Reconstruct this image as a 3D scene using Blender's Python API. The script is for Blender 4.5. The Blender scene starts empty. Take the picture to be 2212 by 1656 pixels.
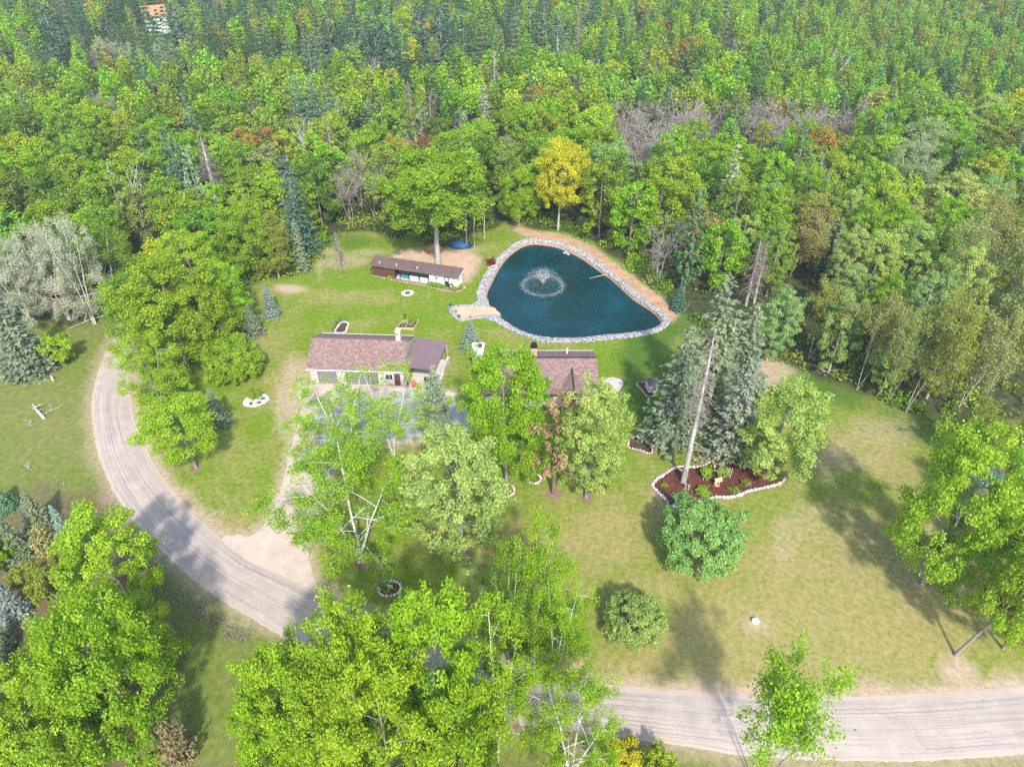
import bpy, bmesh, math, random
import numpy as np
from mathutils import Vector, Matrix
from mathutils.geometry import tessellate_polygon
S = bpy.context.scene
COL = S.collection
rad = math.radians
# ------------------------------------------------------------------ camera
H = 65.0; PITCH = rad(37.5)
FD, CX, CY = 1535.0, 1105.5, 828.0            # focal length and centre in layout pixels (2211 wide)
cam = bpy.data.cameras.new('camera'); camo = bpy.data.objects.new('camera', cam); COL.objects.link(camo)
camo.location = (0, 0, H); camo.rotation_euler = (rad(90) - PITCH, 0, 0)
cam.sensor_width = 36; cam.lens = 36 * FD / 2211.0; cam.clip_end = 6000; cam.clip_start = 1
S.camera = camo
# ------------------------------------------------------------------ light
SUN_EL, SHADOW_AZ = rad(44), rad(101)          # shadows run away from the camera, slightly left
w = bpy.data.worlds.new('World'); S.world = w; w.use_nodes = True
nt = w.node_tree; bg = nt.nodes['Background']
sky = nt.nodes.new('ShaderNodeTexSky'); sky.sky_type = 'NISHITA'; sky.sun_disc = False
sx, sy = -math.cos(SHADOW_AZ), -math.sin(SHADOW_AZ)      # horizontal direction towards the sun
sky.sun_elevation = SUN_EL; sky.sun_rotation = math.atan2(sx, sy)
sky.air_density = 1.0; sky.dust_density = 1.5
nt.links.new(sky.outputs[0], bg.inputs[0]); bg.inputs[1].default_value = 0.15
sl = bpy.data.lights.new('sun', 'SUN'); sl.energy = 2.3; sl.angle = rad(2.5); sl.color = (1, .95, .86)
slo = bpy.data.objects.new('sun', sl); COL.objects.link(slo)
dirv = Vector((-sx * math.cos(SUN_EL), -sy * math.cos(SUN_EL), -math.sin(SUN_EL)))
slo.rotation_euler = dirv.to_track_quat('-Z', 'Y').to_euler(); slo.location = (0, -60, 120)
S.view_settings.view_transform = 'Standard'; S.view_settings.look = 'None'
S.view_settings.exposure = 1.36; S.view_settings.gamma = 1
S.render.engine = 'CYCLES'
S.cycles.max_bounces = 8; S.cycles.diffuse_bounces = 5; S.cycles.glossy_bounces = 2; S.cycles.transmission_bounces = 3
S.cycles.transparent_max_bounces = 8; S.cycles.caustics_reflective = False; S.cycles.caustics_refractive = False
S.cycles.use_denoising = False
# ------------------------------------------------------------------ layout helpers
def ang(v): return PITCH + math.atan((v - CY) / FD)
def G(u, v, z=0.0):
    """the point at height z of the place that the layout plan (u, v) refers to"""
    Y = (H - z) / math.tan(ang(v))
    return ((u - CX) / FD * (Y * math.cos(PITCH) + (H - z) * math.sin(PITCH)), Y)
def depth(Y, z=0.0): return Y * math.cos(PITCH) + (H - z) * math.sin(PITCH)
def proj(x, y, z=0.0):
    d = y * math.cos(PITCH) + (H - z) * math.sin(PITCH)
    yy = -y * math.sin(PITCH) + (H - z) * math.cos(PITCH)
    return CX + x / d * FD, CY + yy / d * FD
def h_at(Y, v): return H - Y * math.tan(ang(v))
R0 = np.random.default_rng(7); rnd = random.Random(5)
def U(a, b): return rnd.uniform(a, b)
# ------------------------------------------------------------------ mesh helpers
def np_mesh(name, V, F, mat=None, face_attr=None, col_attr=None, smooth=False):
    V = np.asarray(V, np.float32); F = np.asarray(F, np.int32); k = F.shape[1]
    me = bpy.data.meshes.new(name); me.vertices.add(len(V)); me.vertices.foreach_set('co', V.ravel())
    me.loops.add(F.size); me.loops.foreach_set('vertex_index', F.ravel())
    me.polygons.add(len(F)); me.polygons.foreach_set('loop_start', np.arange(0, F.size, k, dtype=np.int32))
    if smooth: me.polygons.foreach_set('use_smooth', np.ones(len(F), bool))
    me.update(calc_edges=True)
    if face_attr is not None:
        a = me.attributes.new('tint', 'FLOAT', 'FACE'); a.data.foreach_set('value', np.asarray(face_attr, np.float32))
    if col_attr is not None:
        a = me.attributes.new('tone', 'FLOAT_COLOR', 'FACE'); a.data.foreach_set('color', np.asarray(col_attr, np.float32).ravel())
    if mat: me.materials.append(mat)
    return me
def link(name, data, parent=None, color=None, kind=None):
    o = bpy.data.objects.new(name, data); COL.objects.link(o)
    if parent is not None: o.parent = parent
    if color is not None: o.color = (*color, 1)
    if kind: o['kind'] = kind
    return o
def tag(o, label, cat, group=None, kind=None):
    o['label'] = label; o['category'] = cat
    if group: o['group'] = group
    if kind: o['kind'] = kind
    return o
def thing(name, label, cat, loc=(0, 0, 0), rz=0.0, group=None):
    o = bpy.data.objects.new(name, None); COL.objects.link(o); o.location = loc; o.rotation_euler = (0, 0, rz)
    o.empty_display_size = .3
    return tag(o, label, cat, group)
class MB:
    """collects boxes, tubes, lathes and panels; build() links them as one mesh object"""
    def __init__(s): s.v = []; s.f = []
    def add(s, vs, fs):
        n = len(s.v); s.v += [tuple(p) for p in vs]; s.f += [tuple(i + n for i in f) for f in fs]; return s
    def box(s, c, d, rz=0, tilt=None):
        x, y, z = d[0] / 2, d[1] / 2, d[2] / 2
        vs = [Vector((a, b, e)) for a in (-x, x) for b in (-y, y) for e in (-z, z)]
        m = Matrix.Rotation(rz, 3, 'Z')
        if tilt is not None: m = m @ Matrix.Rotation(tilt[1], 3, tilt[0])
        return s.add([m @ p + Vector(c) for p in vs], [(0, 1, 3, 2), (4, 6, 7, 5), (0, 4, 5, 1), (2, 3, 7, 6), (0, 2, 6, 4), (1, 5, 7, 3)])
    def lathe(s, prof, n=12, c=(0, 0, 0), sx=1, sy=1):
        vs = []
        for r, z in prof:
            for i in range(n):
                a = 2 * math.pi * i / n; vs.append((c[0] + r * sx * math.cos(a), c[1] + r * sy * math.sin(a), c[2] + z))
        fs = [(j * n + i, j * n + (i + 1) % n, (j + 1) * n + (i + 1) % n, (j + 1) * n + i) for j in range(len(prof) - 1) for i in range(n)]
        fs.append(tuple(range(n))[::-1]); fs.append(tuple((len(prof) - 1) * n + i for i in range(n)))
        return s.add(vs, fs)
    def tube(s, pts, r, n=6):
        pts = [Vector(p) for p in pts]; rs = r if isinstance(r, (list, tuple)) else [r] * len(pts); vs = []
        for i, p in enumerate(pts):
            t = (pts[min(i + 1, len(pts) - 1)] - pts[max(i - 1, 0)]).normalized()
            a = t.cross(Vector((0, 0, 1)) if abs(t.z) < .9 else Vector((1, 0, 0))).normalized(); b = t.cross(a)
            for k in range(n):
                q = 2 * math.pi * k / n; vs.append(p + a * rs[i] * math.cos(q) + b * rs[i] * math.sin(q))
        fs = [(j * n + i, j * n + (i + 1) % n, (j + 1) * n + (i + 1) % n, (j + 1) * n + i) for j in range(len(pts) - 1) for i in range(n)]
        fs.append(tuple(range(n))[::-1]); fs.append(tuple((len(pts) - 1) * n + i for i in range(n)))
        return s.add(vs, fs)
    def slab(s, corners, t):
        """a sheet with thickness t straight down; corners in order"""
        n = len(corners); a = [Vector(p) for p in corners]; b = [p - Vector((0, 0, t)) for p in a]
        return s.add(a + b, [tuple(range(n)), tuple(range(2 * n - 1, n - 1, -1))] + [(i, n + i, n + (i + 1) % n, (i + 1) % n) for i in range(n)])
    def prism(s, poly, z0, z1):
        n = len(poly); return s.add([(x, y, z1) for x, y in poly] + [(x, y, z0) for x, y in poly],
            [tuple(range(n)), tuple(range(2 * n - 1, n - 1, -1))] + [(i, n + i, n + (i + 1) % n, (i + 1) % n) for i in range(n)])
    def mesh(s, name, mat, bevel=0, smooth=False):
        me = bpy.data.meshes.new(name); bm = bmesh.new()
        vs = [bm.verts.new(p) for p in s.v]
        for f in s.f:
            try: bm.faces.new([vs[i] for i in f])
            except ValueError: pass
        bmesh.ops.recalc_face_normals(bm, faces=bm.faces)
        if bevel: bmesh.ops.bevel(bm, geom=list(bm.edges), offset=bevel, segments=1, affect='EDGES')
        bm.to_mesh(me); bm.free()
        if smooth: me.polygons.foreach_set('use_smooth', np.ones(len(me.polygons), bool))
        if mat: me.materials.append(mat)
        return me
    def build(s, name, mat, parent=None, bevel=0, smooth=False, color=None, kind=None):
        return link(name, s.mesh(name, mat, bevel, smooth), parent, color, kind)
def smooth_poly(pts, step=.6, closed=True, jit=0.0, seed=1):
    """Catmull-Rom through pts, resampled about every step metres"""
    P = np.array(pts, float); n = len(P); out = []; rr = np.random.default_rng(seed)
    for i in range(n if closed else n - 1):
        p0, p1, p2, p3 = (P[(i - 1) % n], P[i], P[(i + 1) % n], P[(i + 2) % n]) if closed else (P[max(i - 1, 0)], P[i], P[i + 1], P[min(i + 2, n - 1)])
        m = max(1, int(np.linalg.norm(p2 - p1) / step))
        for k in range(m):
            t = k / m; out.append(.5 * (2 * p1 + (p2 - p0) * t + (2 * p0 - 5 * p1 + 4 * p2 - p3) * t * t + (3 * p1 - p0 - 3 * p2 + p3) * t ** 3))
    if not closed: out.append(P[-1])
    out = np.array(out)
    if jit: out += rr.normal(0, jit, out.shape)
    return out
def sheet(name, pts, z, mat, parent=None, kind='structure', thick=0):
    tri = tessellate_polygon([[Vector((p[0], p[1], 0)) for p in pts]])
    mb = MB()
    if thick: mb.prism([tuple(p) for p in pts], z - thick, z); return mb.build(name, mat, parent, kind=kind)
    me = bpy.data.meshes.new(name); me.from_pydata([(p[0], p[1], z) for p in pts], [], [tuple(t) for t in tri]); me.update()
    bm = bmesh.new(); bm.from_mesh(me); bmesh.ops.recalc_face_normals(bm, faces=bm.faces)
    if bm.faces and sum(f.normal.z for f in bm.faces) < 0: bmesh.ops.reverse_faces(bm, faces=bm.faces)
    bm.to_mesh(me); bm.free()
    me.materials.append(mat); return link(name, me, parent, kind=kind)
def GP(uv, z=0.0): return [G(u, v, z) for u, v in uv]
def inside(px, py, poly):
    poly = np.asarray(poly); r = np.zeros(np.shape(px), bool); j = len(poly) - 1
    for i in range(len(poly)):
        xi, yi = poly[i]; xj, yj = poly[j]
        c = ((yi > py) != (yj > py)) & (px < (xj - xi) * (py - yi) / (yj - yi + 1e-12) + xi); r ^= c; j = i
    return r
def dist_line(px, py, line, closed=False):
    L = np.asarray(line); d = np.full(np.shape(px), 1e9)
    for i in range(len(L) - (0 if closed else 1)):
        a = L[i]; b = L[(i + 1) % len(L)]; ab = b - a
        t = np.clip(((px - a[0]) * ab[0] + (py - a[1]) * ab[1]) / (ab @ ab + 1e-12), 0, 1)
        d = np.minimum(d, np.hypot(px - a[0] - t * ab[0], py - a[1] - t * ab[1]))
    return d
def vnoise(x, y, s, seed=0):
    """smooth value noise in numpy, cell size s"""
    rr = np.random.default_rng(seed); T = rr.random((256, 256)); x = x / s + 1000; y = y / s + 1000
    xi = np.floor(x).astype(int); yi = np.floor(y).astype(int); fx = x - xi; fy = y - yi
    fx = fx * fx * (3 - 2 * fx); fy = fy * fy * (3 - 2 * fy)
    a = T[xi % 256, yi % 256]; b = T[(xi + 1) % 256, yi % 256]; c = T[xi % 256, (yi + 1) % 256]; d = T[(xi + 1) % 256, (yi + 1) % 256]
    return (a * (1 - fx) + b * fx) * (1 - fy) + (c * (1 - fx) + d * fx) * fy
# ------------------------------------------------------------------ materials
class NM:
    def __init__(s, name):
        s.m = bpy.data.materials.new(name); s.m.use_nodes = True; s.t = s.m.node_tree
        s.b = s.t.nodes['Principled BSDF']; s.b.inputs['Roughness'].default_value = .9
        if 'Specular IOR Level' in s.b.inputs: s.b.inputs['Specular IOR Level'].default_value = .2
    def n(s, typ, **kw):
        nd = s.t.nodes.new('ShaderNode' + typ)
        for k, v in kw.items():
            if k in nd.inputs: nd.inputs[k].default_value = v
            else: setattr(nd, k, v)
        return nd
    def l(s, a, b): s.t.links.new(a, b)
    def coord(s): return s.n('TexCoord').outputs['Object']
    def noise(s, scale, detail=4, rough=.6, vec=None):
        nd = s.n('TexNoise', Scale=scale, Detail=detail, Roughness=rough); s.l(vec or s.coord(), nd.inputs['Vector']); return nd.outputs['Fac']
    def ramp(s, fac, stops):
        nd = s.n('ValToRGB'); e = nd.color_ramp.elements
        while len(e) < len(stops): e.new(.5)
        for i, (p, c) in enumerate(stops): e[i].position = p; e[i].color = (*c, 1) if len(c) == 3 else c
        s.l(fac, nd.inputs[0]); return nd.outputs['Color']
    def mix(s, f, a, b, blend='MIX'):
        nd = s.n('Mix', data_type='RGBA', blend_type=blend, clamp_factor=True)
        for sock, v in ((nd.inputs[0], f), (nd.inputs[6], a), (nd.inputs[7], b)):
            if hasattr(v, 'is_output'): s.l(v, sock)
            elif isinstance(v, (int, float)): sock.default_value = v
            else: sock.default_value = (*v, 1)
        return nd.outputs[2]
    def math(s, op, a, b=0.0, clamp=False):
        nd = s.n('Math', operation=op, use_clamp=clamp)
        for i, v in enumerate((a, b)):
            if hasattr(v, 'is_output'): s.l(v, nd.inputs[i])
            else: nd.inputs[i].default_value = v
        return nd.outputs[0]
    def attr(s, name, out='Fac'):
        return s.n('Attribute', attribute_name=name).outputs[out]
    def ocol(s): return s.n('ObjectInfo').outputs['Color']
    def base(s, c):
        if hasattr(c, 'is_output'): s.l(c, s.b.inputs['Base Color'])
        else: s.b.inputs['Base Color'].default_value = (*c, 1)
        return s
    def bump(s, h, strength=.5, dist=.05):
        nd = s.n('Bump', Strength=strength, Distance=dist); s.l(h, nd.inputs['Height']); s.l(nd.outputs[0], s.b.inputs['Normal']); return s
    def rough(s, v): s.b.inputs['Roughness'].default_value = v; return s
def flat(name, c, rough=.8, var=.25, scale=3.0, metal=0.0):
    m = NM(name); lo = tuple(x * (1 - var) for x in c); hi = tuple(min(1, x * (1 + var)) for x in c)
    m.base(m.ramp(m.noise(scale, 5), [(.3, lo), (.7, hi)])).rough(rough); m.b.inputs['Metallic'].default_value = metal
    return m.m
def leaf_mat(name, use_tone=False, trans=.45):
    m = NM(name); t = m.t; t.nodes.remove(m.b); out = t.nodes['Material Output']
    ti = m.attr('tint')
    col = m.attr('tone', 'Color') if use_tone else m.ocol()
    lo = m.mix(1.0, col, (.70, .80, .76), 'MULTIPLY'); hi = m.mix(1.0, col, (1.45, 1.26, 1.3), 'MULTIPLY')
    c = m.mix(ti, lo, hi)
    d = m.n('BsdfDiffuse'); tr = m.n('BsdfTranslucent'); mx = m.n('MixShader'); mx.inputs[0].default_value = trans
    m.l(c, d.inputs[0]); m.l(m.mix(1.0, c, (1.1, 1.12, .6), 'MULTIPLY'), tr.inputs[0])
    m.l(d.outputs[0], mx.inputs[1]); m.l(tr.outputs[0], mx.inputs[2])
    gl = m.n('BsdfGlossy', Roughness=.45); gl.inputs[0].default_value = (1, 1, 1, 1); m2 = m.n('MixShader'); m2.inputs[0].default_value = .018
    m.l(mx.outputs[0], m2.inputs[1]); m.l(gl.outputs[0], m2.inputs[2]); m.l(m2.outputs[0], out.inputs[0])
    return m.m
M_LEAF = leaf_mat('leaves'); M_FAR = leaf_mat('far_leaves', True); M_NEEDLE = leaf_mat('needles', trans=.15)
def bark_mat(name, birch=False):
    m = NM(name); c = m.ocol()
    if birch:
        mp = m.n('Mapping'); mp.inputs['Scale'].default_value = (1, 1, 3.5); m.l(m.coord(), mp.inputs[0])
        k = m.ramp(m.noise(2.2, 4, vec=mp.outputs[0]), [(.36, (.12, .11, .10)), (.46, (1, 1, 1))])
    else: k = m.ramp(m.noise(5, 4), [(.3, (.6, .6, .6)), (.7, (1.25, 1.25, 1.25))])
    m.base(m.mix(1.0, c, k, 'MULTIPLY')); return m.m
M_BARK = bark_mat('bark'); M_BIRCH = bark_mat('birch_bark', True)
def tint_mat(name, scale=4.0, rough=.85, lo=.7, hi=1.25):
    m = NM(name); k = m.ramp(m.noise(scale, 5), [(.3, (lo,) * 3), (.7, (hi,) * 3)])
    m.base(m.mix(1.0, m.ocol(), k, 'MULTIPLY')).rough(rough); return m.m
M_STONE = tint_mat('rough_stone', 6)
# ------------------------------------------------------------------ outlines of the setting (layout plan)
ROAD_OUT = [(330, 560), (300, 640), (262, 712), (232, 755), (210, 810), (198, 870), (202, 930), (215, 990), (240, 1050), (280, 1115), (340, 1180), (410, 1245), (480, 1297), (560, 1345), (640, 1392), (720, 1428), (850, 1480), (1000, 1532), (1150, 1568), (1350, 1594), (1500, 1613), (1600, 1630), (1800, 1641), (2000, 1642), (2211, 1628), (2520, 1600)]
ROAD_IN = [(385, 560), (362, 640), (328, 712), (300, 760), (283, 810), (283, 870), (296, 925), (318, 975), (350, 1030), (402, 1092), (468, 1155), (545, 1212), (625, 1247), (695, 1280), (765, 1318), (850, 1354), (960, 1397), (1100, 1437), (1220, 1462), (1330, 1480), (1500, 1492), (1600, 1500), (1800, 1504), (2000, 1497), (2211, 1480), (2520, 1440)]
road_o = np.array(GP(ROAD_OUT)); road_i = np.array(GP(ROAD_IN)); road_poly = np.vstack([road_o, road_i[::-1]])
def z2(pts, ou, ov): return [((ou + x / 3.45) / 1.1578, (ov + y / 3.45) / 1.1578) for x, y in pts]   # plan sketched on an enlarged tile
WATER = z2([(880, 250), (1000, 262), (1100, 285), (1230, 340), (1330, 400), (1440, 480), (1540, 550), (1640, 640), (1740, 730), (1850, 800), (1940, 870), (1965, 930), (1900, 980), (1750, 1010), (1500, 1032), (1300, 1055), (1100, 1060), (900, 1040), (750, 990), (650, 925), (597, 875), (590, 840), (540, 805), (495, 765), (478, 720), (482, 660), (520, 580), (570, 480), (640, 380), (720, 310), (800, 265)], 1080, 540)
ROCK = z2([(890, 196), (1000, 205), (1110, 228), (1215, 270), (1310, 305), (1440, 395), (1560, 490), (1690, 600), (1840, 725), (1990, 825), (2045, 895), (2010, 970), (1890, 1020), (1700, 1050), (1500, 1072), (1300, 1092), (1100, 1095), (930, 1080), (790, 1040), (670, 985), (575, 930), (520, 905), (470, 870), (420, 820), (405, 765), (395, 710), (388, 650), (425, 560), (485, 460), (560, 370), (640, 300), (720, 235), (800, 205)], 1080, 540)
ZW = -.55
water_g = np.array(GP(WATER, ZW)); rock_g = np.array(GP(ROCK))
water_s = smooth_poly(water_g, .5); rock_s = smooth_poly(rock_g, .5)
BEACH = GP(z2([(205, 792), (300, 788), (400, 785), (520, 788), (560, 820), (575, 860), (520, 862), (430, 862), (330, 880), (252, 888), (222, 850)], 1080, 540))
BEACH_ROCK = [GP(z2([(150, 783), (250, 772), (340, 768), (400, 735), (440, 700), (480, 720), (490, 785), (400, 783), (200, 790), (215, 850), (248, 888), (330, 880), (420, 858), (520, 855), (560, 868), (600, 930), (540, 915), (470, 885), (430, 882), (330, 895), (238, 908), (190, 870), (150, 825)], 1080, 540))]
TRACK = GP(z2([(700, 98), (800, 112), (900, 130), (1000, 148), (1100, 168), (1250, 215), (1370, 272), (1450, 330), (1600, 440), (1750, 550), (1900, 655), (2000, 735), (2100, 815), (2090, 860), (2050, 900), (1985, 820), (1840, 722), (1690, 597), (1560, 487), (1440, 392), (1310, 302), (1200, 262), (1100, 224), (1000, 203), (900, 190), (820, 165), (740, 130)], 1080, 540))
DRIVE = GP([(478, 1160), (540, 1158), (575, 1125), (600, 1075), (618, 1010), (636, 935), (652, 880), (662, 832), (885, 836), (985, 850), (1012, 885), (1010, 930), (900, 956), (800, 960), (722, 1000), (700, 1080), (678, 1150), (666, 1200), (676, 1245), (700, 1284), (720, 1330), (600, 1290), (520, 1230)])
APRON = GP([(690, 888), (760, 858), (880, 842), (960, 852), (1004, 884), (1006, 926), (900, 948), (800, 952), (735, 970), (688, 960)])
CLEAR = GP([(850, 568), (862, 545), (900, 540), (960, 540), (1010, 545), (1030, 560), (1020, 585), (1005, 605), (995, 585), (930, 572)])
MOWN_EDGE = [(-200, 690), (150, 700), (215, 672), (262, 668), (330, 690), (440, 640), (560, 612), (600, 606), (655, 582), (688, 535), (738, 508), (800, 500), (850, 515), (905, 520), (960, 528), (1040, 500), (1085, 484), (1140, 490), (1260, 512), (1330, 555), (1400, 610), (1455, 655), (1500, 690), (1600, 755), (1690, 785), (1850, 838), (1960, 893), (2075, 905), (2230, 905), (2700, 900)]
# ------------------------------------------------------------------ ground sheet
def axis(a, b, fine, lo, hi, mid):
    xs = [a]
    while xs[-1] < b:
        x = xs[-1]; xs.append(x + (fine if lo <= x <= hi else min(mid * 12, mid + max(lo - x, x - hi) * .12)))
    return np.array(xs)
gx = axis(-1200, 1200, .7, -75, 75, 1.5); gy = axis(-120, 2200, .7, 24, 150, 1.5)
GXX, GYY = np.meshgrid(gx, gy); px = GXX.ravel(); py = GYY.ravel()
d_ = np.maximum(py, 5) * math.cos(PITCH) + H * math.sin(PITCH)
pu = CX + px / d_ * FD; pv = CY + (-np.maximum(py, 5) * math.sin(PITCH) + H * math.cos(PITCH)) / d_ * FD
near = (np.abs(px) < 140) & (py < 190)
def blob(u, v, ru, rv, soft=.5, seed=0, ns=4.0):
    e = np.hypot((pu - u) / ru, (pv - v) / rv) + (vnoise(px, py, ns, seed + 50) - .5) * .9
    return np.clip((1 - e) / soft + .5, 0, 1)
me_ = np.array(MOWN_EDGE, float); edge_v = np.interp(pu, me_[:, 0], me_[:, 1]) + (vnoise(px, py, 5, 3) - .5) * 26
forest = np.clip((edge_v - pv) / 14 + .5, 0, 1); forest[py > 175] = 1
dry = .22 + .55 * (vnoise(px, py, 14, 1) - .5) + .6 * (vnoise(px, py, 5, 2) - .5) + .45 * (vnoise(px, py, 2.2, 4) - .5)
dry += .38 * np.clip((pu - 1250) / 250, 0, 1) * np.clip((pv - 960) / 160, 0, 1)
dry += .16 * np.clip((pu - 1080) / 200, 0, 1) * np.clip((pv - 1050) / 120, 0, 1)
dry -= .20 * blob(1380, 760, 260, 130, 1) + .22 * blob(830, 600, 200, 120, 1) + .1 * blob(520, 900, 130, 160, 1)
for b in ((760, 560, 90, 18), (690, 640, 110, 25), (600, 800, 60, 60), (640, 870, 50, 60), (830, 640, 110, 18), (1160, 735, 120, 16), (400, 1130, 90, 110), (1000, 560, 50, 25), (90, 900, 150, 60), (160, 960, 90, 60), (1960, 1250, 180, 130), (1760, 1380, 260, 90), (1450, 1440, 240, 40), (1880, 980, 110, 40), (520, 1120, 60, 70), (1330, 1120, 120, 70), (1500, 1390, 100, 60)): dry += .42 * blob(*b, soft=1.2, seed=int(b[0]))
bare = np.zeros_like(px)
for u, v, ru, rv, k in ((620, 622, 30, 9, 1), (745, 566, 55, 12, .45), (790, 545, 40, 8, .4), (645, 840, 30, 60, .75), (622, 880, 24, 70, .6), (1640, 810, 60, 38, .8), (1628, 1348, 34, 20, .55), (2068, 1448, 46, 20, .95), (2062, 1420, 30, 16, .7), (1690, 1160, 22, 60, .3), (1740, 1120, 40, 40, .25), (1900, 930, 60, 26, .3), (1990, 1240, 60, 90, .22), (1800, 1000, 60, 36, .3), (2150, 700, 90, 26, .8), (2120, 800, 50, 40, .6), (2110, 860, 40, 30, .6), (1420, 1060, 20, 22, .4), (757, 245, 16, 12, 1), (730, 350, 20, 18, .5), (690, 560, 8, 30, .6), (700, 545, 40, 6, .5), (1000, 540, 40, 8, .6)):
    bare = np.maximum(bare, k * blob(u, v, ru, rv, .8, int(u)))
dr_i = dist_line(px, py, road_i); dr_o = dist_line(px, py, road_o); inroad = inside(px, py, road_poly)
dr = np.minimum(dr_i, dr_o); dr[inroad] = 0
sh = np.clip(1 - dr / (1.1 + 1.6 * vnoise(px, py, 2.2, 9)), 0, 1) ** .8; bare = np.maximum(bare, sh * np.where(dr_i < dr_o, .95, .6))
dd = np.where(inside(px, py, DRIVE), 0, dist_line(px, py, DRIVE, True)); bare = np.maximum(bare, .9 * np.clip(1 - dd / 1.4, 0, 1))
dt = np.where(inside(px, py, TRACK), 0, dist_line(px, py, TRACK, True)); bare = np.maximum(bare, .8 * np.clip(1 - dt / 1.2, 0, 1))
dc = np.where(inside(px, py, CLEAR), 0, dist_line(px, py, CLEAR, True)); bare = np.maximum(bare, .95 * np.clip(1 - dc / 1.6, 0, 1))
meadow = np.zeros_like(px)                       # unmown side of the road
side = np.interp(pv, [p[1] for p in ROAD_OUT], [p[0] for p in ROAD_OUT])
meadow[(pu < side) & (pv > 560)] = 1
scrub = meadow * np.clip((1060 + 120 * (vnoise(px, py, 4, 12) - .5) - pv) / -50, 0, 1) * np.clip((430 - pu) / 160, 0, 1)
scrub = np.maximum(scrub, np.clip((pv - 1640) / 20, 0, 1) * .6 * (pu < 1250)); scrub = np.maximum(scrub, blob(2170, 1000, 110, 90, 1) * .7)
lush = np.clip(blob(1450, 690, 110, 40, 1) + blob(1740, 830, 260, 40, 1) + blob(2000, 900, 110, 40, 1) + blob(1400, 820, 60, 120, 1) + .7 * blob(760, 520, 60, 14, 1), 0, 1)
iy, ix = np.mgrid[0:len(gy) - 1, 0:len(gx) - 1]; i0 = (iy * len(gx) + ix).ravel()
F = np.stack([i0, i0 + 1, i0 + 1 + len(gx), i0 + len(gx)], 1)
mid_ring = []
inn = inside(px, py, rock_s) & (dist_line(px, py, rock_g, True) > .75)
F = F[~inn[F].all(1)] if False else F[~inn[F].any(1)]
def ground_mat():
    m = NM('lawn_and_floor'); P = m.coord()
    n1 = m.noise(.38, 6, .68, P); n2 = m.noise(1.5, 6, .75, P); n3 = m.noise(9, 3, .7, P)
    fine = m.math('ADD', m.math('MULTIPLY', n2, .55), m.math('MULTIPLY', n3, .45))
    green = m.ramp(fine, [(.33, (.058, .118, .005)), (.5, (.128, .205, .008)), (.68, (.195, .270, .016))])
    tan = m.ramp(fine, [(.33, (.14, .135, .035)), (.5, (.27, .235, .080)), (.68, (.40, .325, .165))])
    dryf = m.math('ADD', m.attr('dry'), m.math('MULTIPLY', m.math('SUBTRACT', n1, .5), 1.7))
    dryf = m.math('ADD', dryf, m.math('MULTIPLY', m.math('SUBTRACT', n2, .5), 1.3), clamp=True)
    c = m.mix(dryf, green, tan)
    c = m.mix(m.math('MULTIPLY', m.attr('lush'), .75), c, m.ramp(fine, [(.3, (.02, .06, .008)), (.7, (.065, .15, .018))]))
    mead = m.ramp(m.noise(1.2, 6, .7, P), [(.3, (.07, .11, .018)), (.5, (.135, .165, .035)), (.72, (.24, .215, .085))])
    c = m.mix(m.math('MULTIPLY', m.attr('meadow'), .75), c, m.mix(.5, mead, m.mix(1.0, mead, m.ramp(n3, [(.3, (.6, .6, .6)), (.7, (1.3, 1.3, 1.3))]), 'MULTIPLY')))
    c = m.mix(m.attr('scrub'), c, m.ramp(m.noise(1.6, 6, .75, P), [(.3, (.05, .065, .02)), (.5, (.14, .115, .05)), (.7, (.20, .15, .08))]))
    dirt = m.ramp(fine, [(.3, (.28, .20, .14)), (.5, (.42, .31, .225)), (.7, (.54, .42, .32))])
    bf = m.math('MULTIPLY', m.math('ADD', m.attr('bare'), m.math('MULTIPLY', m.math('SUBTRACT', n2, .5), .9)), m.math('GREATER_THAN', m.attr('bare'), .02), clamp=True)
    c = m.mix(bf, c, dirt)
    fl = m.ramp(m.noise(.8, 6, .7, P), [(.3, (.018, .022, .010)), (.5, (.045, .055, .018)), (.68, (.10, .085, .045))])
    c = m.mix(m.attr('forest'), c, fl)
    m.base(c).bump(fine, .6, .08); m.b.inputs['Roughness'].default_value = 1; return m.m
gme = np_mesh('ground', np.stack([px, py, np.zeros_like(px)], 1), F, ground_mat())
for nme, arr in (('dry', dry), ('bare', bare), ('forest', forest), ('meadow', meadow), ('scrub', scrub), ('lush', lush)):
    a = gme.attributes.new(nme, 'FLOAT', 'POINT'); a.data.foreach_set('value', np.clip(arr, 0, 1).astype(np.float32))
link('ground', gme, kind='structure')
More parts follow.
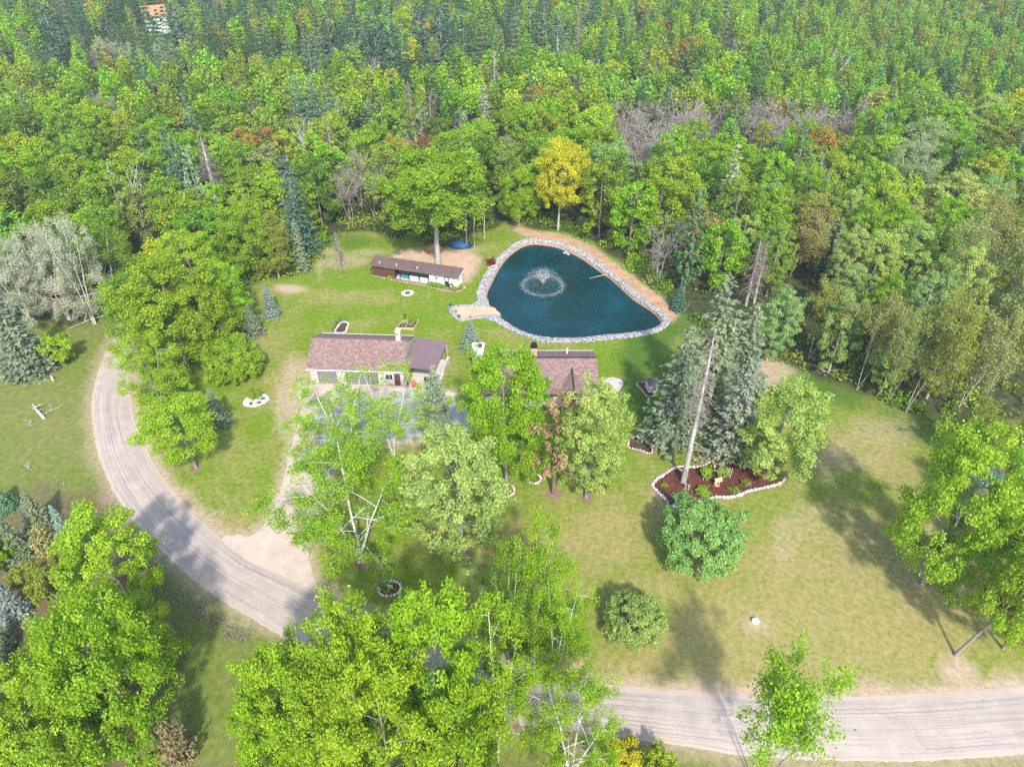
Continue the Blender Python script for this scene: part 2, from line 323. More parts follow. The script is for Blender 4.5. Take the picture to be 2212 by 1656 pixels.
# ------------------------------------------------------------------ road, drive, track
def strip(name, A, B, z, mat, step=.6, jit=.06):
    n = 700
    def rs(L):
        L = smooth_poly(L, .4, False); s = np.r_[0, np.cumsum(np.hypot(*np.diff(L, axis=0).T))]; t = np.linspace(0, s[-1], n)
        return np.stack([np.interp(t, s, L[:, 0]), np.interp(t, s, L[:, 1])], 1)
    a = rs(A); b = rs(B); m = 7; V = []; W = []
    ja = R0.normal(0, jit, (n, 1)); jb = R0.normal(0, jit, (n, 1)); nr = (b - a) / np.linalg.norm(b - a, axis=1, keepdims=True)
    a = a + nr * ja; b = b + nr * jb
    s = np.r_[0, np.cumsum(np.hypot(*np.diff((a + b) / 2, axis=0).T))]
    for k in range(m):
        t = k / (m - 1); q = a * (1 - t) + b * t; V.append(np.c_[q, np.full(n, z + .10 * math.sin(math.pi * t))]); W.append(np.c_[np.full(n, t), s])
    V = np.concatenate(V); W = np.concatenate(W); j, i = np.mgrid[0:m - 1, 0:n - 1]; k0 = (j * n + i).ravel()
    Fq = np.stack([k0, k0 + n, k0 + n + 1, k0 + 1], 1); me = np_mesh(name, V, Fq, mat, smooth=True)
    a_ = me.attributes.new('across', 'FLOAT', 'POINT'); a_.data.foreach_set('value', W[:, 0].astype(np.float32))
    a_ = me.attributes.new('along', 'FLOAT', 'POINT'); a_.data.foreach_set('value', W[:, 1].astype(np.float32))
    bm = bmesh.new(); bm.from_mesh(me)
    if sum(f.normal.z for f in bm.faces) < 0: bmesh.ops.reverse_faces(bm, faces=bm.faces)
    bm.to_mesh(me); bm.free()
    return link(name, me, kind='structure')
def road_mat(name, lo, mid_, hi, ruts=True):
    m = NM(name); P = m.coord(); f = m.math('ADD', m.math('MULTIPLY', m.noise(9, 4, .75, P), .6), m.math('MULTIPLY', m.noise(.5, 4, .6, P), .4))
    c = m.ramp(f, [(.32, lo), (.5, mid_), (.68, hi)])
    if ruts:
        cb = m.n('CombineXYZ'); m.l(m.math('MULTIPLY', m.attr('across'), 26.0), cb.inputs[0]); m.l(m.math('MULTIPLY', m.attr('along'), .05), cb.inputs[1])
        r = m.noise(1.0, 3, .6, cb.outputs[0]); c = m.mix(1.0, c, m.ramp(r, [(.32, (.74, .74, .76)), (.48, (1, 1, 1)), (.66, (1.16, 1.12, 1.07))]), 'MULTIPLY')
        e = m.math('ABSOLUTE', m.math('SUBTRACT', m.attr('across'), .5)); c = m.mix(m.math('MULTIPLY', m.math('SUBTRACT', e, .38), 5.0, True), c, (.50, .39, .30))
        m.bump(r, .5, .06)
    m.base(c); m.b.inputs['Roughness'].default_value = 1; return m.m
M_ROAD = road_mat('gravel_road', (.27, .230, .205), (.38, .322, .285), (.47, .40, .35))
strip('road', road_o, road_i, .006, M_ROAD)
sheet('driveway', smooth_poly(DRIVE, .5, jit=.10, seed=3), .012, road_mat('driveway_dirt', (.36, .28, .22), (.50, .40, .33), (.60, .50, .42), False))
sheet('asphalt_apron', smooth_poly(APRON, .5, jit=.05, seed=4), .018, road_mat('worn_asphalt', (.24, .235, .24), (.34, .33, .335), (.44, .42, .41), False))
def track_mat():
    m = NM('track_sand'); P = m.coord(); f = m.math('ADD', m.math('MULTIPLY', m.noise(7, 4, .75, P), .5), m.math('MULTIPLY', m.noise(.6, 4, .6, P), .5))
    mp = m.n('Mapping'); mp.inputs['Rotation'].default_value = (0, 0, rad(48)); mp.inputs['Scale'].default_value = (.10, 2.6, 1); m.l(P, mp.inputs[0])
    r = m.noise(1.0, 3, .6, mp.outputs[0]); c = m.ramp(f, [(.32, (.27, .155, .085)), (.5, (.42, .26, .155)), (.68, (.54, .37, .24))])
    c = m.mix(1.0, c, m.ramp(r, [(.35, (.72, .70, .68)), (.5, (1, 1, 1)), (.66, (1.15, 1.13, 1.1))]), 'MULTIPLY'); m.base(c).bump(r, .5, .1); return m.m
M_TRACK = track_mat()
sheet('track', smooth_poly(TRACK, .5, jit=.12, seed=5), .008, M_TRACK)
M_SAND = road_mat('beach_sand', (.42, .26, .15), (.56, .37, .24), (.66, .47, .33), False)
sheet('sand_clearing', smooth_poly(CLEAR, .5, jit=.18, seed=6), .008, road_mat('clearing_sand', (.32, .21, .13), (.46, .32, .21), (.56, .42, .30), False))
# ------------------------------------------------------------------ pond
def resample(P, n):
    P = np.vstack([P, P[:1]]); s = np.r_[0, np.cumsum(np.hypot(*np.diff(P, axis=0).T))]; t = np.linspace(0, s[-1], n, endpoint=False)
    return np.stack([np.interp(t, s, P[:, 0]), np.interp(t, s, P[:, 1])], 1)
nb_ = 420
ro = resample(rock_s, nb_)
# nearest water-line point for every outer point keeps the bank even
ws = resample(water_s, 1600); cen = water_s.mean(0)
wi = []
k_ = int(np.argmin(np.hypot(*(ws - ro[0]).T)))
from_k = np.array([np.argmin(np.hypot(*(ws - p).T)) for p in ro])
wi = ws[from_k]
V = []; prof = ((0, .03), (.35, .03), (.7, -.12), (1.0, ZW), (None, -1.3))
for t, z in prof:
    q = ro * (1 - t) + wi * t if t is not None else wi + (cen - wi) * .12
    V.append(np.c_[q, np.full(nb_, z)])
V = np.concatenate(V); j, i = np.mgrid[0:len(prof) - 1, 0:nb_]; k0 = (j * nb_ + i).ravel(); k1 = (j * nb_ + (i + 1) % nb_).ravel()
bank_me = np_mesh('pond_bank', V, np.stack([k0, k1, k1 + nb_, k0 + nb_], 1), None, smooth=True)
mbk = NM('wet_sand'); fb = mbk.noise(5, 5, .7); geo = mbk.n('NewGeometry'); sp = mbk.n('SeparateXYZ'); mbk.l(geo.outputs['Position'], sp.inputs[0])
mbk.base(mbk.mix(mbk.math('MULTIPLY', mbk.math('ADD', sp.outputs[2], .35), -4.0, True), mbk.ramp(fb, [(.3, (.30, .20, .12)), (.7, (.46, .33, .22))]), mbk.ramp(fb, [(.3, (.14, .085, .045)), (.7, (.24, .15, .085))])))
bank_me.materials.append(mbk.m); bank = link('pond_bank', bank_me, kind='structure')
bm = bmesh.new(); bm.from_mesh(bank_me); bmesh.ops.recalc_face_normals(bm, faces=bm.faces)
if sum(f.normal.z for f in bm.faces) < 0: bmesh.ops.reverse_faces(bm, faces=bm.faces)
bm.to_mesh(bank_me); bm.free()
mw = NM('pond_water'); P = mw.coord()
mp = mw.n('Mapping'); mp.inputs['Rotation'].default_value = (0, 0, rad(25)); mp.inputs['Scale'].default_value = (1.0, 1.9, 1); mw.l(P, mp.inputs[0])
wn = mw.noise(2.3, 4, .65, mp.outputs[0]); wl = mw.noise(.13, 3, .5, P)
mw.base(mw.ramp(wl, [(.32, (.001, .026, .028)), (.55, (.0012, .036, .046)), (.72, (.003, .052, .075))])).rough(.10)
mw.b.inputs['Specular IOR Level'].default_value = .5; mw.b.inputs['IOR'].default_value = 1.33
mw.bump(wn, .45, .08)
wpoly = cen + (water_s - cen) * 1.03
sheet('water', wpoly, ZW, mw.m)
sheet('beach', smooth_poly(BEACH, .4, jit=.05), .038, M_SAND)
# wet tongue of sand that runs from the beach down into the pond
tng = [(-1, 0)]
tip = z2([(520, 787), (560, 868), (596, 866), (585, 836), (545, 804)], 1080, 540)
tp = [G(u, v, z) + (z,) for (u, v), z in zip(tip, (.05, .05, ZW + .03, ZW + .03, ZW + .03))]
mb = MB(); mb.add(tp, [(0, 1, 2), (0, 2, 3), (0, 3, 4)]); mb.build('beach_slope', M_SAND, kind='structure')
# riprap
def rock_proto(seed, sub=1, rough=.22, flatz=.7):
    bm = bmesh.new(); bmesh.ops.create_icosphere(bm, subdivisions=sub, radius=1); r = np.random.default_rng(seed)
    for v in bm.verts: v.co *= 1 + r.normal(0, rough) * .6; v.co.z *= flatz
    V = np.array([v.co[:] for v in bm.verts]); Fa = np.array([[q.index for q in f.verts] for f in bm.faces]); bm.free(); return V, Fa
RP = [rock_proto(i) for i in range(6)]
def scatter_rocks(poly_ok, bbox, n, smin, smax, zf, seed):
    r = np.random.default_rng(seed); X = r.uniform(bbox[0], bbox[1], n); Y = r.uniform(bbox[2], bbox[3], n); ok = poly_ok(X, Y); return X[ok], Y[ok], r.uniform(smin, smax, ok.sum()) , r
M_FARSTONE = NM('riprap_stone'); M_FARSTONE.base(M_FARSTONE.attr('tone', 'Color')); M_FARSTONE = M_FARSTONE.m
def build_rocks(name, X, Y, Z, Sz, seed, cols, label, cat):
    r = np.random.default_rng(seed); Vs = []; Fs = []; Cs = []; o = 0
    for x, y, z, s in zip(X, Y, Z, Sz):
        V, Fa = RP[r.integers(6)]; a = r.uniform(0, 6.28); c_, s_ = math.cos(a), math.sin(a)
        Q = V * s * r.uniform(.75, 1.25, 3); Q = np.c_[Q[:, 0] * c_ - Q[:, 1] * s_, Q[:, 0] * s_ + Q[:, 1] * c_, Q[:, 2]] + (x, y, z)
        Vs.append(Q); Fs.append(Fa + o); o += len(Q); k = cols[r.integers(len(cols))]; Cs.append(np.tile((*[q * r.uniform(.8, 1.2) for q in k], 1), (len(Fa), 1)))
    me = np_mesh(name, np.concatenate(Vs), np.concatenate(Fs), M_FARSTONE, col_attr=np.concatenate(Cs)); return tag(link(name, me), label, cat, kind='stuff')
tt = R0.random(15000) ** .9 * .78; ii = R0.integers(0, nb_, 15000); jj = R0.random(15000)
keep = ~((np.isin(ii, np.where((inside(ro[:, 0], ro[:, 1], BEACH)) | (inside((ro[:, 0] + wi[:, 0]) / 2, (ro[:, 1] + wi[:, 1]) / 2, BEACH)))[0])))
wd = np.hypot(*(ro - wi).T); keep &= R0.random(15000) < np.clip(wd[ii] / 4.0, .25, 1)
tt, ii, jj = tt[keep], ii[keep], jj[keep]
A = ro[ii] * (1 - jj[:, None]) + ro[(ii + 1) % nb_] * jj[:, None]; B = wi[ii] * (1 - jj[:, None]) + wi[(ii + 1) % nb_] * jj[:, None]
Q = A * (1 - tt[:, None]) + B * tt[:, None]; Z = np.interp(tt, [0, .35, .7, 1], [.03, .03, -.12, ZW]) + .05
br = np.array(BEACH_ROCK[0]); X2, Y2, S2, _ = scatter_rocks(lambda x, y: inside(x, y, br), (br[:, 0].min(), br[:, 0].max(), br[:, 1].min(), br[:, 1].max()), 9000, .1, .2, 0, 4)
GREYS = [(.27, .265, .275), (.33, .32, .325), (.22, .215, .23), (.38, .355, .33), (.18, .18, .195), (.42, .405, .39)]
build_rocks('gravel_riprap', np.r_[Q[:, 0], X2], np.r_[Q[:, 1], Y2], np.r_[Z, np.full(len(X2), .05)], np.r_[R0.uniform(.12, .27, len(Q)), S2], 3, GREYS, 'grey broken stone riprap ringing the pond and the sand beach', 'riprap')
sheet('gravel_ring', br, .028, flat('grey_gravel', (.42, .41, .42), .95, .2, 8))
# ------------------------------------------------------------------ tree prototypes
def unit(a): return a / (np.linalg.norm(a, axis=-1, keepdims=True) + 1e-9)
class TB:
    """tubes of a trunk and its limbs, gathered as quads"""
    def __init__(s): s.V = []; s.F = []; s.n = 0
    def tube(s, P, r, k=5):
        P = np.asarray(P, float); m = len(P); t = unit(np.gradient(P, axis=0)); ref = np.where(np.abs(t[:, 2:3]) < .9, [[0, 0, 1.]], [[1., 0, 0]])
        a = unit(np.cross(t, ref)); b = np.cross(t, a); q = np.arange(k) * 2 * math.pi / k; r = np.broadcast_to(r, (m,))
        R = P[:, None] + (a[:, None] * np.cos(q)[None, :, None] + b[:, None] * np.sin(q)[None, :, None]) * r[:, None, None]
        s.V.append(R.reshape(-1, 3)); j, i = np.mgrid[0:m - 1, 0:k]; j = j.ravel(); i = i.ravel()
        s.F.append(np.stack([j * k + i, j * k + (i + 1) % k, (j + 1) * k + (i + 1) % k, (j + 1) * k + i], 1) + s.n); s.n += m * k
    def get(s): return np.concatenate(s.V), np.concatenate(s.F)
def leaf_quads(C, N, size, rng, aspect=.62, along=None, fold=False):
    n = len(C); N = unit(N); a = along if along is not None else rng.normal(size=(n, 3)); a = unit(a - (a * N).sum(1, keepdims=True) * N); b = np.cross(N, a)
    L = (np.asarray(size) * np.ones(n))[:, None] * .5; W = L * aspect
    V = np.stack([C - a * L, C + b * W - a * L * .1, C + a * L, C - b * W - a * L * .1], 1).reshape(-1, 3); return V, np.arange(4 * n).reshape(n, 4)
def bend(p0, p1, lift, n=5):
    t = np.linspace(0, 1, n)[:, None]; return p0 + (p1 - p0) * t + np.array([0, 0, 1.]) * lift * (t * (1 - t)) * 4 * .5
def broad(seed, h=16, R=4.5, cb=.25, nl=14, leaf=.3, per=75, stems=1, spread=.35, sub=4, rc=.14, r0=.22, droop=0., top=.35, fill=0, lean=(0, 0), flat_=.75, cdens=1.0):
    rng = np.random.default_rng(seed); T = TB(); clumps = []
    for s in range(stems):
        a0 = 2 * math.pi * (s / stems) + rng.uniform(0, 1); off = spread * R * (1 if stems > 1 else rng.uniform(0, .3))
        hh = h * (.86 if s == 0 else rng.uniform(.72, .86)); n = 9; t = np.linspace(0, 1, n)
        tip = np.array([math.cos(a0) * off + lean[0], math.sin(a0) * off + lean[1], hh])
        P = np.c_[tip[0] * t ** 1.2, tip[1] * t ** 1.2, tip[2] * t]; P[1:, :2] += np.cumsum(rng.normal(0, .018 * h / n * 2, (n - 1, 2)), 0)
        if stems > 1: P[0, :2] += (math.cos(a0) * r0 * 1.1, math.sin(a0) * r0 * 1.1)
        rr = (r0 / (stems ** .35)) * (1 - t) ** .75 + .025; rr[0] *= 1.35; T.tube(P, rr, 7); clumps.append((P[-1], R * rc))
        m = max(3, nl // stems)
        for i in range(m):
            zf = cb + (.96 - cb) * (i + rng.uniform(.1, .9)) / m; zz = (zf - cb) / (1 - cb)
            p0 = np.array([np.interp(zf, t, P[:, k]) for k in range(3)]); az = 2.4 * i + rng.uniform(-.5, .5) + s
            env = R * math.sqrt(max(.07, 1 - ((zz - top) / (1.02 - top if zz > top else top + .38)) ** 2)) * rng.uniform(.72, 1.08)
            if stems > 1: env *= .9
            p1 = p0 + np.array([math.cos(az) * env, math.sin(az) * env, env * rng.uniform(.15, .55) - droop * env]); p1[2] = min(p1[2], h * rng.uniform(.93, 1.0))
            B = bend(p0, p1, env * .18, 6); T.tube(B, np.linspace(max(.02, r0 * .42 * (1 - zf * .75)), .012, 6), 4); d = unit(p1 - p0)
            clumps.append((p1, R * rc * rng.uniform(.8, 1.25)))
            for q in range(sub):
                f = rng.uniform(.3, .95); b0 = np.array([np.interp(f, np.linspace(0, 1, 6), B[:, k]) for k in range(3)])
                e = unit(d + rng.normal(0, .75, 3)) * env * rng.uniform(.22, .48); e[2] += env * (.08 - droop * .5); b1 = b0 + e; b1[2] = min(b1[2], h)
                T.tube(bend(b0, b1, .05 * env, 4), np.linspace(max(.012, r0 * .16), .008, 4), 3); clumps.append((b1, R * rc * rng.uniform(.7, 1.3)))
                if rng.random() < cdens * .8: clumps.append(((b0 + b1) / 2 + rng.normal(0, .15, 3), R * rc * rng.uniform(.6, 1.0)))
    zc = h * (cb + (1 - cb) * .5); rz_ = h * (1 - cb) * .5; lob = unit(rng.normal(size=(9, 3)))
    for q in range(fill):
        dv = unit(rng.normal(size=3)); lb_ = .80 + .26 * max(0, (lob @ dv).max() - .45) / .55; f_ = rng.uniform(.72, 1.0) * lb_
        zz = (1 + dv[2] * f_) / 2; wd_ = math.sqrt(max(.05, 1 - ((zz - top) / (1.05 - top if zz > top else top + .38)) ** 2)); hv = math.hypot(dv[0], dv[1]) + 1e-6
        rr_ = min(1.0, hv * 1.25) * f_ * R * wd_ ** .5; clumps.append((np.array([dv[0] / hv * rr_, dv[1] / hv * rr_, zc + dv[2] * rz_ * min(f_, .97)]), R * rc * rng.uniform(.75, 1.25)))
    C = np.array([c for c, _ in clumps]); S_ = np.array([s for _, s in clumps]); n = max(4, int(per)); k = len(C)
    cid = np.repeat(np.arange(k), n); dirs = unit(rng.normal(size=(k * n, 3))); rad_ = rng.random(k * n) ** .42 * S_[cid]
    X = C[cid] + dirs * rad_[:, None] * (1, 1, flat_); X[:, 2] = np.maximum(X[:, 2], .15)
    if droop > 0: X[:, 2] -= rng.random(k * n) * droop * R * .35
    ctr = np.array([0, 0, h * (cb + .3)]); N = rng.normal(size=(k * n, 3)) * .75 + dirs * .55 + unit(X - ctr) * .35 + (0, 0, .35)
    ti = np.clip(.5 + rng.normal(0, .20, k)[cid] + rng.normal(0, .22, k * n), 0, 1)
    V, F_ = leaf_quads(X, N, leaf * rng.uniform(.7, 1.3, k * n), rng); tv, tf = T.get(); return (tv, tf), (V, F_, ti), h, R
def conifer(seed, h=14, R=3, lev=34, nbr=11, spray=.45, dens=7.5, cb=.03, shape=.85, droop=.28, jag=.18, r0=.2, width=.34, upt=.12, bare=0.0, tuft=False, wiggle=0.0):
    rng = np.random.default_rng(seed); T = TB(); n = 8; t = np.linspace(0, 1, n)
    P = np.c_[np.cumsum(np.r_[0, rng.normal(0, wiggle + .01, n - 1)]), np.cumsum(np.r_[0, rng.normal(0, wiggle + .01, n - 1)]), t * h]; T.tube(P, r0 * (1 - t) ** .8 + .02, 7)
    Cs = []; Ns = []; As = []; Ss = []; Ti = []
    for lv in range(lev):
        zf = cb + (1 - cb) * (lv + rng.uniform(-.3, .3) * .6) / lev; zf = min(max(zf, cb), .985); L0 = R * max(.05, (1 - zf)) ** shape + .12
        if tuft: L0 = R * (math.sin(math.pi * min(1, (.22 + .8 * (zf - cb) / (1 - cb)))) ** .7) * rng.uniform(.65, 1.1) + .2
        nb = max(4, int(nbr * (.45 + .55 * (1 - zf))))
        lt = rng.normal(0, .1)
        for b in range(nb):
            if rng.random() < bare: continue
            az = 2 * math.pi * b / nb + lv * 1.3 + rng.uniform(-.3, .3); L = L0 * rng.uniform(1 - jag * 2, 1 + jag * .6); p0 = np.array([np.interp(zf, t, P[:, k]) for k in range(3)])
            hd = np.array([math.cos(az), math.sin(az), 0.]); m = 5; q = np.linspace(0, 1, m)
            B = p0 + hd * (q * L)[:, None]; B[:, 2] += -droop * L * q + (upt + .08) * L * q ** 2.2
            if L > .7: T.tube(B, np.linspace(.05, .012, m), 3)
            ns = max(4, int(L * dens * (1.35 if tuft else 1))); u = rng.uniform(.38 if tuft else .12, 1, ns) ** (.7); lat = np.cross(hd, (0, 0, 1.)); wv = rng.uniform(-1, 1, ns) * width * L * (1.05 - u) ** .6 * (1.3 if not tuft else 1.0)
            X = np.stack([np.interp(u, q, B[:, k]) for k in range(3)], 1) + lat * wv[:, None]; X[:, 2] += rng.normal(0, .05 + (.09 * L if tuft else 0), ns) - np.abs(wv) * .22
            A_ = hd + lat * (np.sign(wv) * rng.uniform(.2, .9, ns))[:, None] + np.stack([np.zeros(ns), np.zeros(ns), rng.normal(-.12, .22, ns)], 1)
            N = np.array([0, 0, 1.]) + rng.normal(0, .45, (ns, 3)) + hd * .35
            Cs.append(X); Ns.append(N); As.append(A_); Ss.append(np.full(ns, spray) * rng.uniform(.7, 1.25, ns)); Ti.append(np.clip(.5 + lt + rng.normal(0, .10) + .25 * (u - .55) + rng.normal(0, .17, ns), 0, 1))
    X = np.concatenate(Cs); X[:, 2] = np.maximum(X[:, 2], .1)
    V, F_ = leaf_quads(X, np.concatenate(Ns), np.concatenate(Ss), rng, aspect=.5 if not tuft else .6, along=np.concatenate(As)); return T.get(), (V, F_, np.concatenate(Ti)), h, R
def dead_spruce(seed, h=20, R=2.4, lev=60, cb=.25, r0=.26, tw=4, few=.3):
    rng = np.random.default_rng(seed); T = TB(); K = TB(); n = 10; t = np.linspace(0, 1, n); P = np.c_[np.cumsum(np.r_[0, rng.normal(0, .03, n - 1)]), np.cumsum(np.r_[0, rng.normal(0, .03, n - 1)]), t * h]; T.tube(P, r0 * (1 - t) ** .7 + .03, 8)
    for lv in range(lev):
        zf = .10 + .89 * lv / lev; sparse = zf < cb
        nb = rng.integers(0, 2) if sparse else rng.integers(4, 8)
        for b in range(nb):
            az = rng.uniform(0, 6.28); L = (R * (1 - zf) ** .7 + .25) * rng.uniform(.5, 1.1) * (1.35 if sparse else 1); hd = np.array([math.cos(az), math.sin(az), 0]); p0 = np.array([np.interp(zf, t, P[:, k]) for k in range(3)]); q = np.linspace(0, 1, 5)
            B = p0 + hd * (q * L)[:, None]; B[:, 2] += L * (.12 * q - .55 * q ** 2 * rng.uniform(.4, 1.2)); K.tube(B, np.linspace(.045, .012, 5), 3)
            for w_ in range(tw):
                f = rng.uniform(.3, 1); b0 = np.array([np.interp(f, q, B[:, k]) for k in range(3)]); e = unit(hd + rng.normal(0, .6, 3)) * L * rng.uniform(.2, .45); e[2] -= L * .12; K.tube(np.stack([b0, b0 + e * .5, b0 + e + (0, 0, -.05)]), np.array([.016, .012, .008]), 3)
    kv, kf = K.get(); return T.get(), (kv, kf, np.clip(rng.normal(.5, .2, len(kf)), 0, 1)), h, R
def bare_tree(seed, h=14, R=3.2, stems=2, r0=.13, levels=4, leafn=0, leaf=.22, cb=.3, up=.75, twr=.018):
    rng = np.random.default_rng(seed); T = TB(); K = TB(); tips = []
    def grow(p, d, L, r, lv):
        n = 4; pts = [p]; dd = d.copy()
        for i in range(n - 1): dd = unit(dd + rng.normal(0, .10, 3) + (0, 0, .06)); pts.append(pts[-1] + dd * L / (n - 1))
        pts = np.array(pts); (T if lv == 0 else K).tube(pts, np.linspace(r, max(r * .5, .008), n), 6 if lv == 0 else 3)
        if lv >= levels: tips.append(pts[-1]); tips.append(pts[-2]); return
        for i in range(rng.integers(4, 6) if lv else 8):
            f = rng.uniform(.35 if lv else cb, 1); b0 = np.array([np.interp(f, np.linspace(0, 1, n), pts[:, k]) for k in range(3)]); nd = unit(dd * up + rng.normal(0, .55, 3) + (0, 0, .25)); grow(b0, nd, L * rng.uniform(.38, .55), max(r * .42, twr), lv + 1)
        if lv: tips.append(pts[-1])
    for s in range(stems):
        a = 6.28 * s / stems + rng.uniform(0, 1); grow(np.array([math.cos(a) * r0, math.sin(a) * r0, 0]) * (stems > 1), unit(np.array([math.cos(a) * .22 * (stems > 1), math.sin(a) * .22 * (stems > 1), 1.])), h * .72, r0, 0)
    kv, kf = K.get(); tv, tf = T.get(); zmax = max(kv[:, 2].max(), tv[:, 2].max()); sc = h / zmax
    tv = tv * (1, 1, sc); kv = kv * (1, 1, sc); tp = np.array(tips) * (1, 1, sc); leaves = None
    if leafn:
        idx = rng.integers(0, len(tp), leafn); X = tp[idx] + rng.normal(0, .28, (leafn, 3)); V, F_ = leaf_quads(X, rng.normal(size=(leafn, 3)) + (0, 0, .4), leaf * rng.uniform(.7, 1.3, leafn), rng); leaves = (V, F_, np.clip(rng.normal(.5, .22, leafn), 0, 1))
    return (tv, tf), (kv, kf), leaves, h, R
PROTO = {}
def reg(kind, res, bark='bark', mat=None):
    i = len(PROTO.setdefault(kind, [])); mt = M_BIRCH if bark == 'birch' else M_BARK
    if len(res) == 5:
        (tv, tf), (kv, kf), lv, h, R = res; tv2 = np.concatenate([tv, kv]); tf2 = np.concatenate([tf, kf + len(tv)]); tm = np_mesh('trunk', tv2, tf2, mt, smooth=True)
        cm = np_mesh('crown', lv[0], lv[1], M_LEAF, lv[2]) if lv else None
    else:
        (tv, tf), (cv, cf, ti), h, R = res; tm = np_mesh('trunk', tv, tf, mt, smooth=True); cm = np_mesh('crown', cv, cf, mat or M_LEAF, ti)
    PROTO[kind].append((tm, cm, h, R))
# near, fine-leaved
for sd in (1, 2, 3): reg('maple', broad(sd, 15, 5.2, .10, 18, .27, 112, 1, sub=4, rc=.17, r0=.2, top=.36, fill=80))
for sd in (35, 36): reg('lawn_maple', broad(sd, 15, 5.2, .26, 18, .27, 112, 1, sub=4, rc=.17, r0=.22, top=.36, fill=80))
for sd in (37,): reg('tall_oak', broad(sd, 19, 5.6, .42, 20, .30, 112, 1, sub=5, rc=.16, r0=.34, top=.4, fill=80))
for sd in (4, 5): reg('big_maple', broad(sd, 17, 6.4, .10, 22, .29, 118, 1, sub=5, rc=.15, r0=.26, top=.40, fill=110))
for sd in (6, 7, 8): reg('birch', broad(sd, 16, 4.6, .16, 21, .20, 105, 3, spread=.5, sub=5, rc=.16, r0=.13, droop=.22, top=.42, cdens=.6, flat_=.9, fill=50), 'birch')
for sd in (16, 17, 18): reg('airy_birch', broad(sd, 16, 5.2, .14, 24, .19, 58, 3, spread=.6, sub=5, rc=.12, r0=.10, droop=.2, top=.5, cdens=.5, flat_=.8, fill=16), 'birch')
for sd in (9,): reg('open_birch', broad(sd, 17, 6.2, .10, 24, .20, 105, 3, spread=.6, sub=5, rc=.13, r0=.2, droop=.12, top=.5, cdens=.6, flat_=.75, fill=70), 'birch')
for sd in (10, 11): reg('poplar', broad(sd, 18, 4.6, .10, 22, .28, 105, 1, sub=4, rc=.155, r0=.2, top=.38, cdens=.9, fill=80))
for sd in (12, 13): reg('shrub_tree', broad(sd, 5, 4.2, .04, 14, .21, 110, 4, spread=.4, sub=3, rc=.125, r0=.12, top=.22, cdens=1, flat_=.8, fill=260))
for sd in (14, 15): reg('sparse', bare_tree(sd, 13, 3.5, 2, .075, 3, 9500, .24, .22, twr=.012))
for sd in (21, 22, 23): reg('spruce', conifer(sd, 12, 2.9, 36, 13, .42, 10), mat=M_NEEDLE)
for sd in (24, 25): reg('old_spruce', conifer(sd, 20, 3.8, 42, 11, .55, 8, cb=.08, shape=.62, droop=.42, jag=.34, r0=.24, bare=.12), mat=M_NEEDLE)
reg('red_pine', conifer(26, 16, 3.6, 13, 7, .42, 15, cb=.28, droop=.18, jag=.4, r0=.26, bare=.38, tuft=True, width=.34), mat=M_NEEDLE)
reg('dead_spruce', dead_spruce(27, 22, 2.6, 64, .46, .33)); reg('dead_spruce', dead_spruce(28, 16, 2.0, 46, .2, .2))
reg('narrow_dead', dead_spruce(29, 15, 1.3, 40, .1, .14, 3))
for sd in (31, 32, 33): reg('bare', bare_tree(sd, 13, 3.3, 3, .09, 4, 900, .2))
reg('white_snag', bare_tree(34, 15, 2.6, 2, .13, 2, 0, up=1.1), 'birch')
# forest, coarser
for sd in range(41, 48): reg('round', broad(sd, 16, 4.2, .08, 13, .42, 44, 1, sub=3, rc=.20, r0=.15, top=.38, fill=70))
for sd in range(48, 51): reg('aspen', broad(sd, 15, 2.3, .16, 12, .34, 36, 1, sub=2, rc=.27, r0=.09, top=.42, fill=36))
for sd in range(51, 54): reg('pine', conifer(sd, 20, 3.7, 15, 8, .66, 11, cb=.12, shape=.6, droop=.06, jag=.32, upt=.16, tuft=True, r0=.2, bare=.08), mat=M_NEEDLE)
for sd in range(54, 57): reg('fir', conifer(sd, 13, 1.9, 26, 9, .48, 8, shape=.8), mat=M_NEEDLE)
for sd in (57, 58): reg('larch', conifer(sd, 18, 3.3, 30, 9, .55, 7, cb=.08, shape=.5, droop=.1, jag=.3, width=.5, bare=.1), mat=M_NEEDLE)
for sd in (59, 60): reg('tall_pole', broad(sd, 17, 1.9, .62, 9, .34, 36, 1, sub=3, rc=.26, r0=.13, top=.4, fill=10))
# shrubs
for sd in (61, 62, 63): reg('bush', broad(sd, 2.4, 1.6, .05, 14, .16, 60, 5, spread=.55, sub=4, rc=.2, r0=.04, top=.25))
reg('juniper', conifer(64, 3.2, 1.6, 20, 12, .3, 12, shape=.6, droop=-.35, jag=.3, cb=.02, r0=.06), mat=M_NEEDLE)
for sd in (65, 66): reg('garden_shrub', broad(sd, .9, .62, .04, 12, .10, 36, 5, spread=.4, sub=3, rc=.22, r0=.02, top=.25))
# ------------------------------------------------------------------ colours (linear)
C = dict(lime=(.150, .235, .012), bright=(.122, .205, .008), mid=(.095, .165, .012), deep=(.070, .125, .012), yellow=(.25, .255, .010), olive=(.140, .170, .026), pale=(.185, .250, .060), silver=(.205, .215, .165),
         sage=(.150, .230, .070), orange=(.19, .145, .026), rust=(.165, .095, .038), pine=(.055, .100, .034), bluepine=(.036, .080, .050), teal=(.060, .115, .062), spruce=(.092, .125, .064), bluespruce=(.105, .150, .118),
         olivebrown=(.150, .165, .050), greygreen=(.115, .145, .080), brown=(.125, .098, .042), aspen=(.118, .198, .024), dusty=(.165, .195, .100))
BK = dict(grey=(.26, .235, .21), dark=(.13, .11, .095), white=(.62, .60, .56), pale=(.40, .37, .33), silver=(.42, .40, .38), brown=(.20, .14, .10), twig=(.40, .355, .33))
FGAIN = 1.95
TREES = []   # everything placed, for spacing and labels
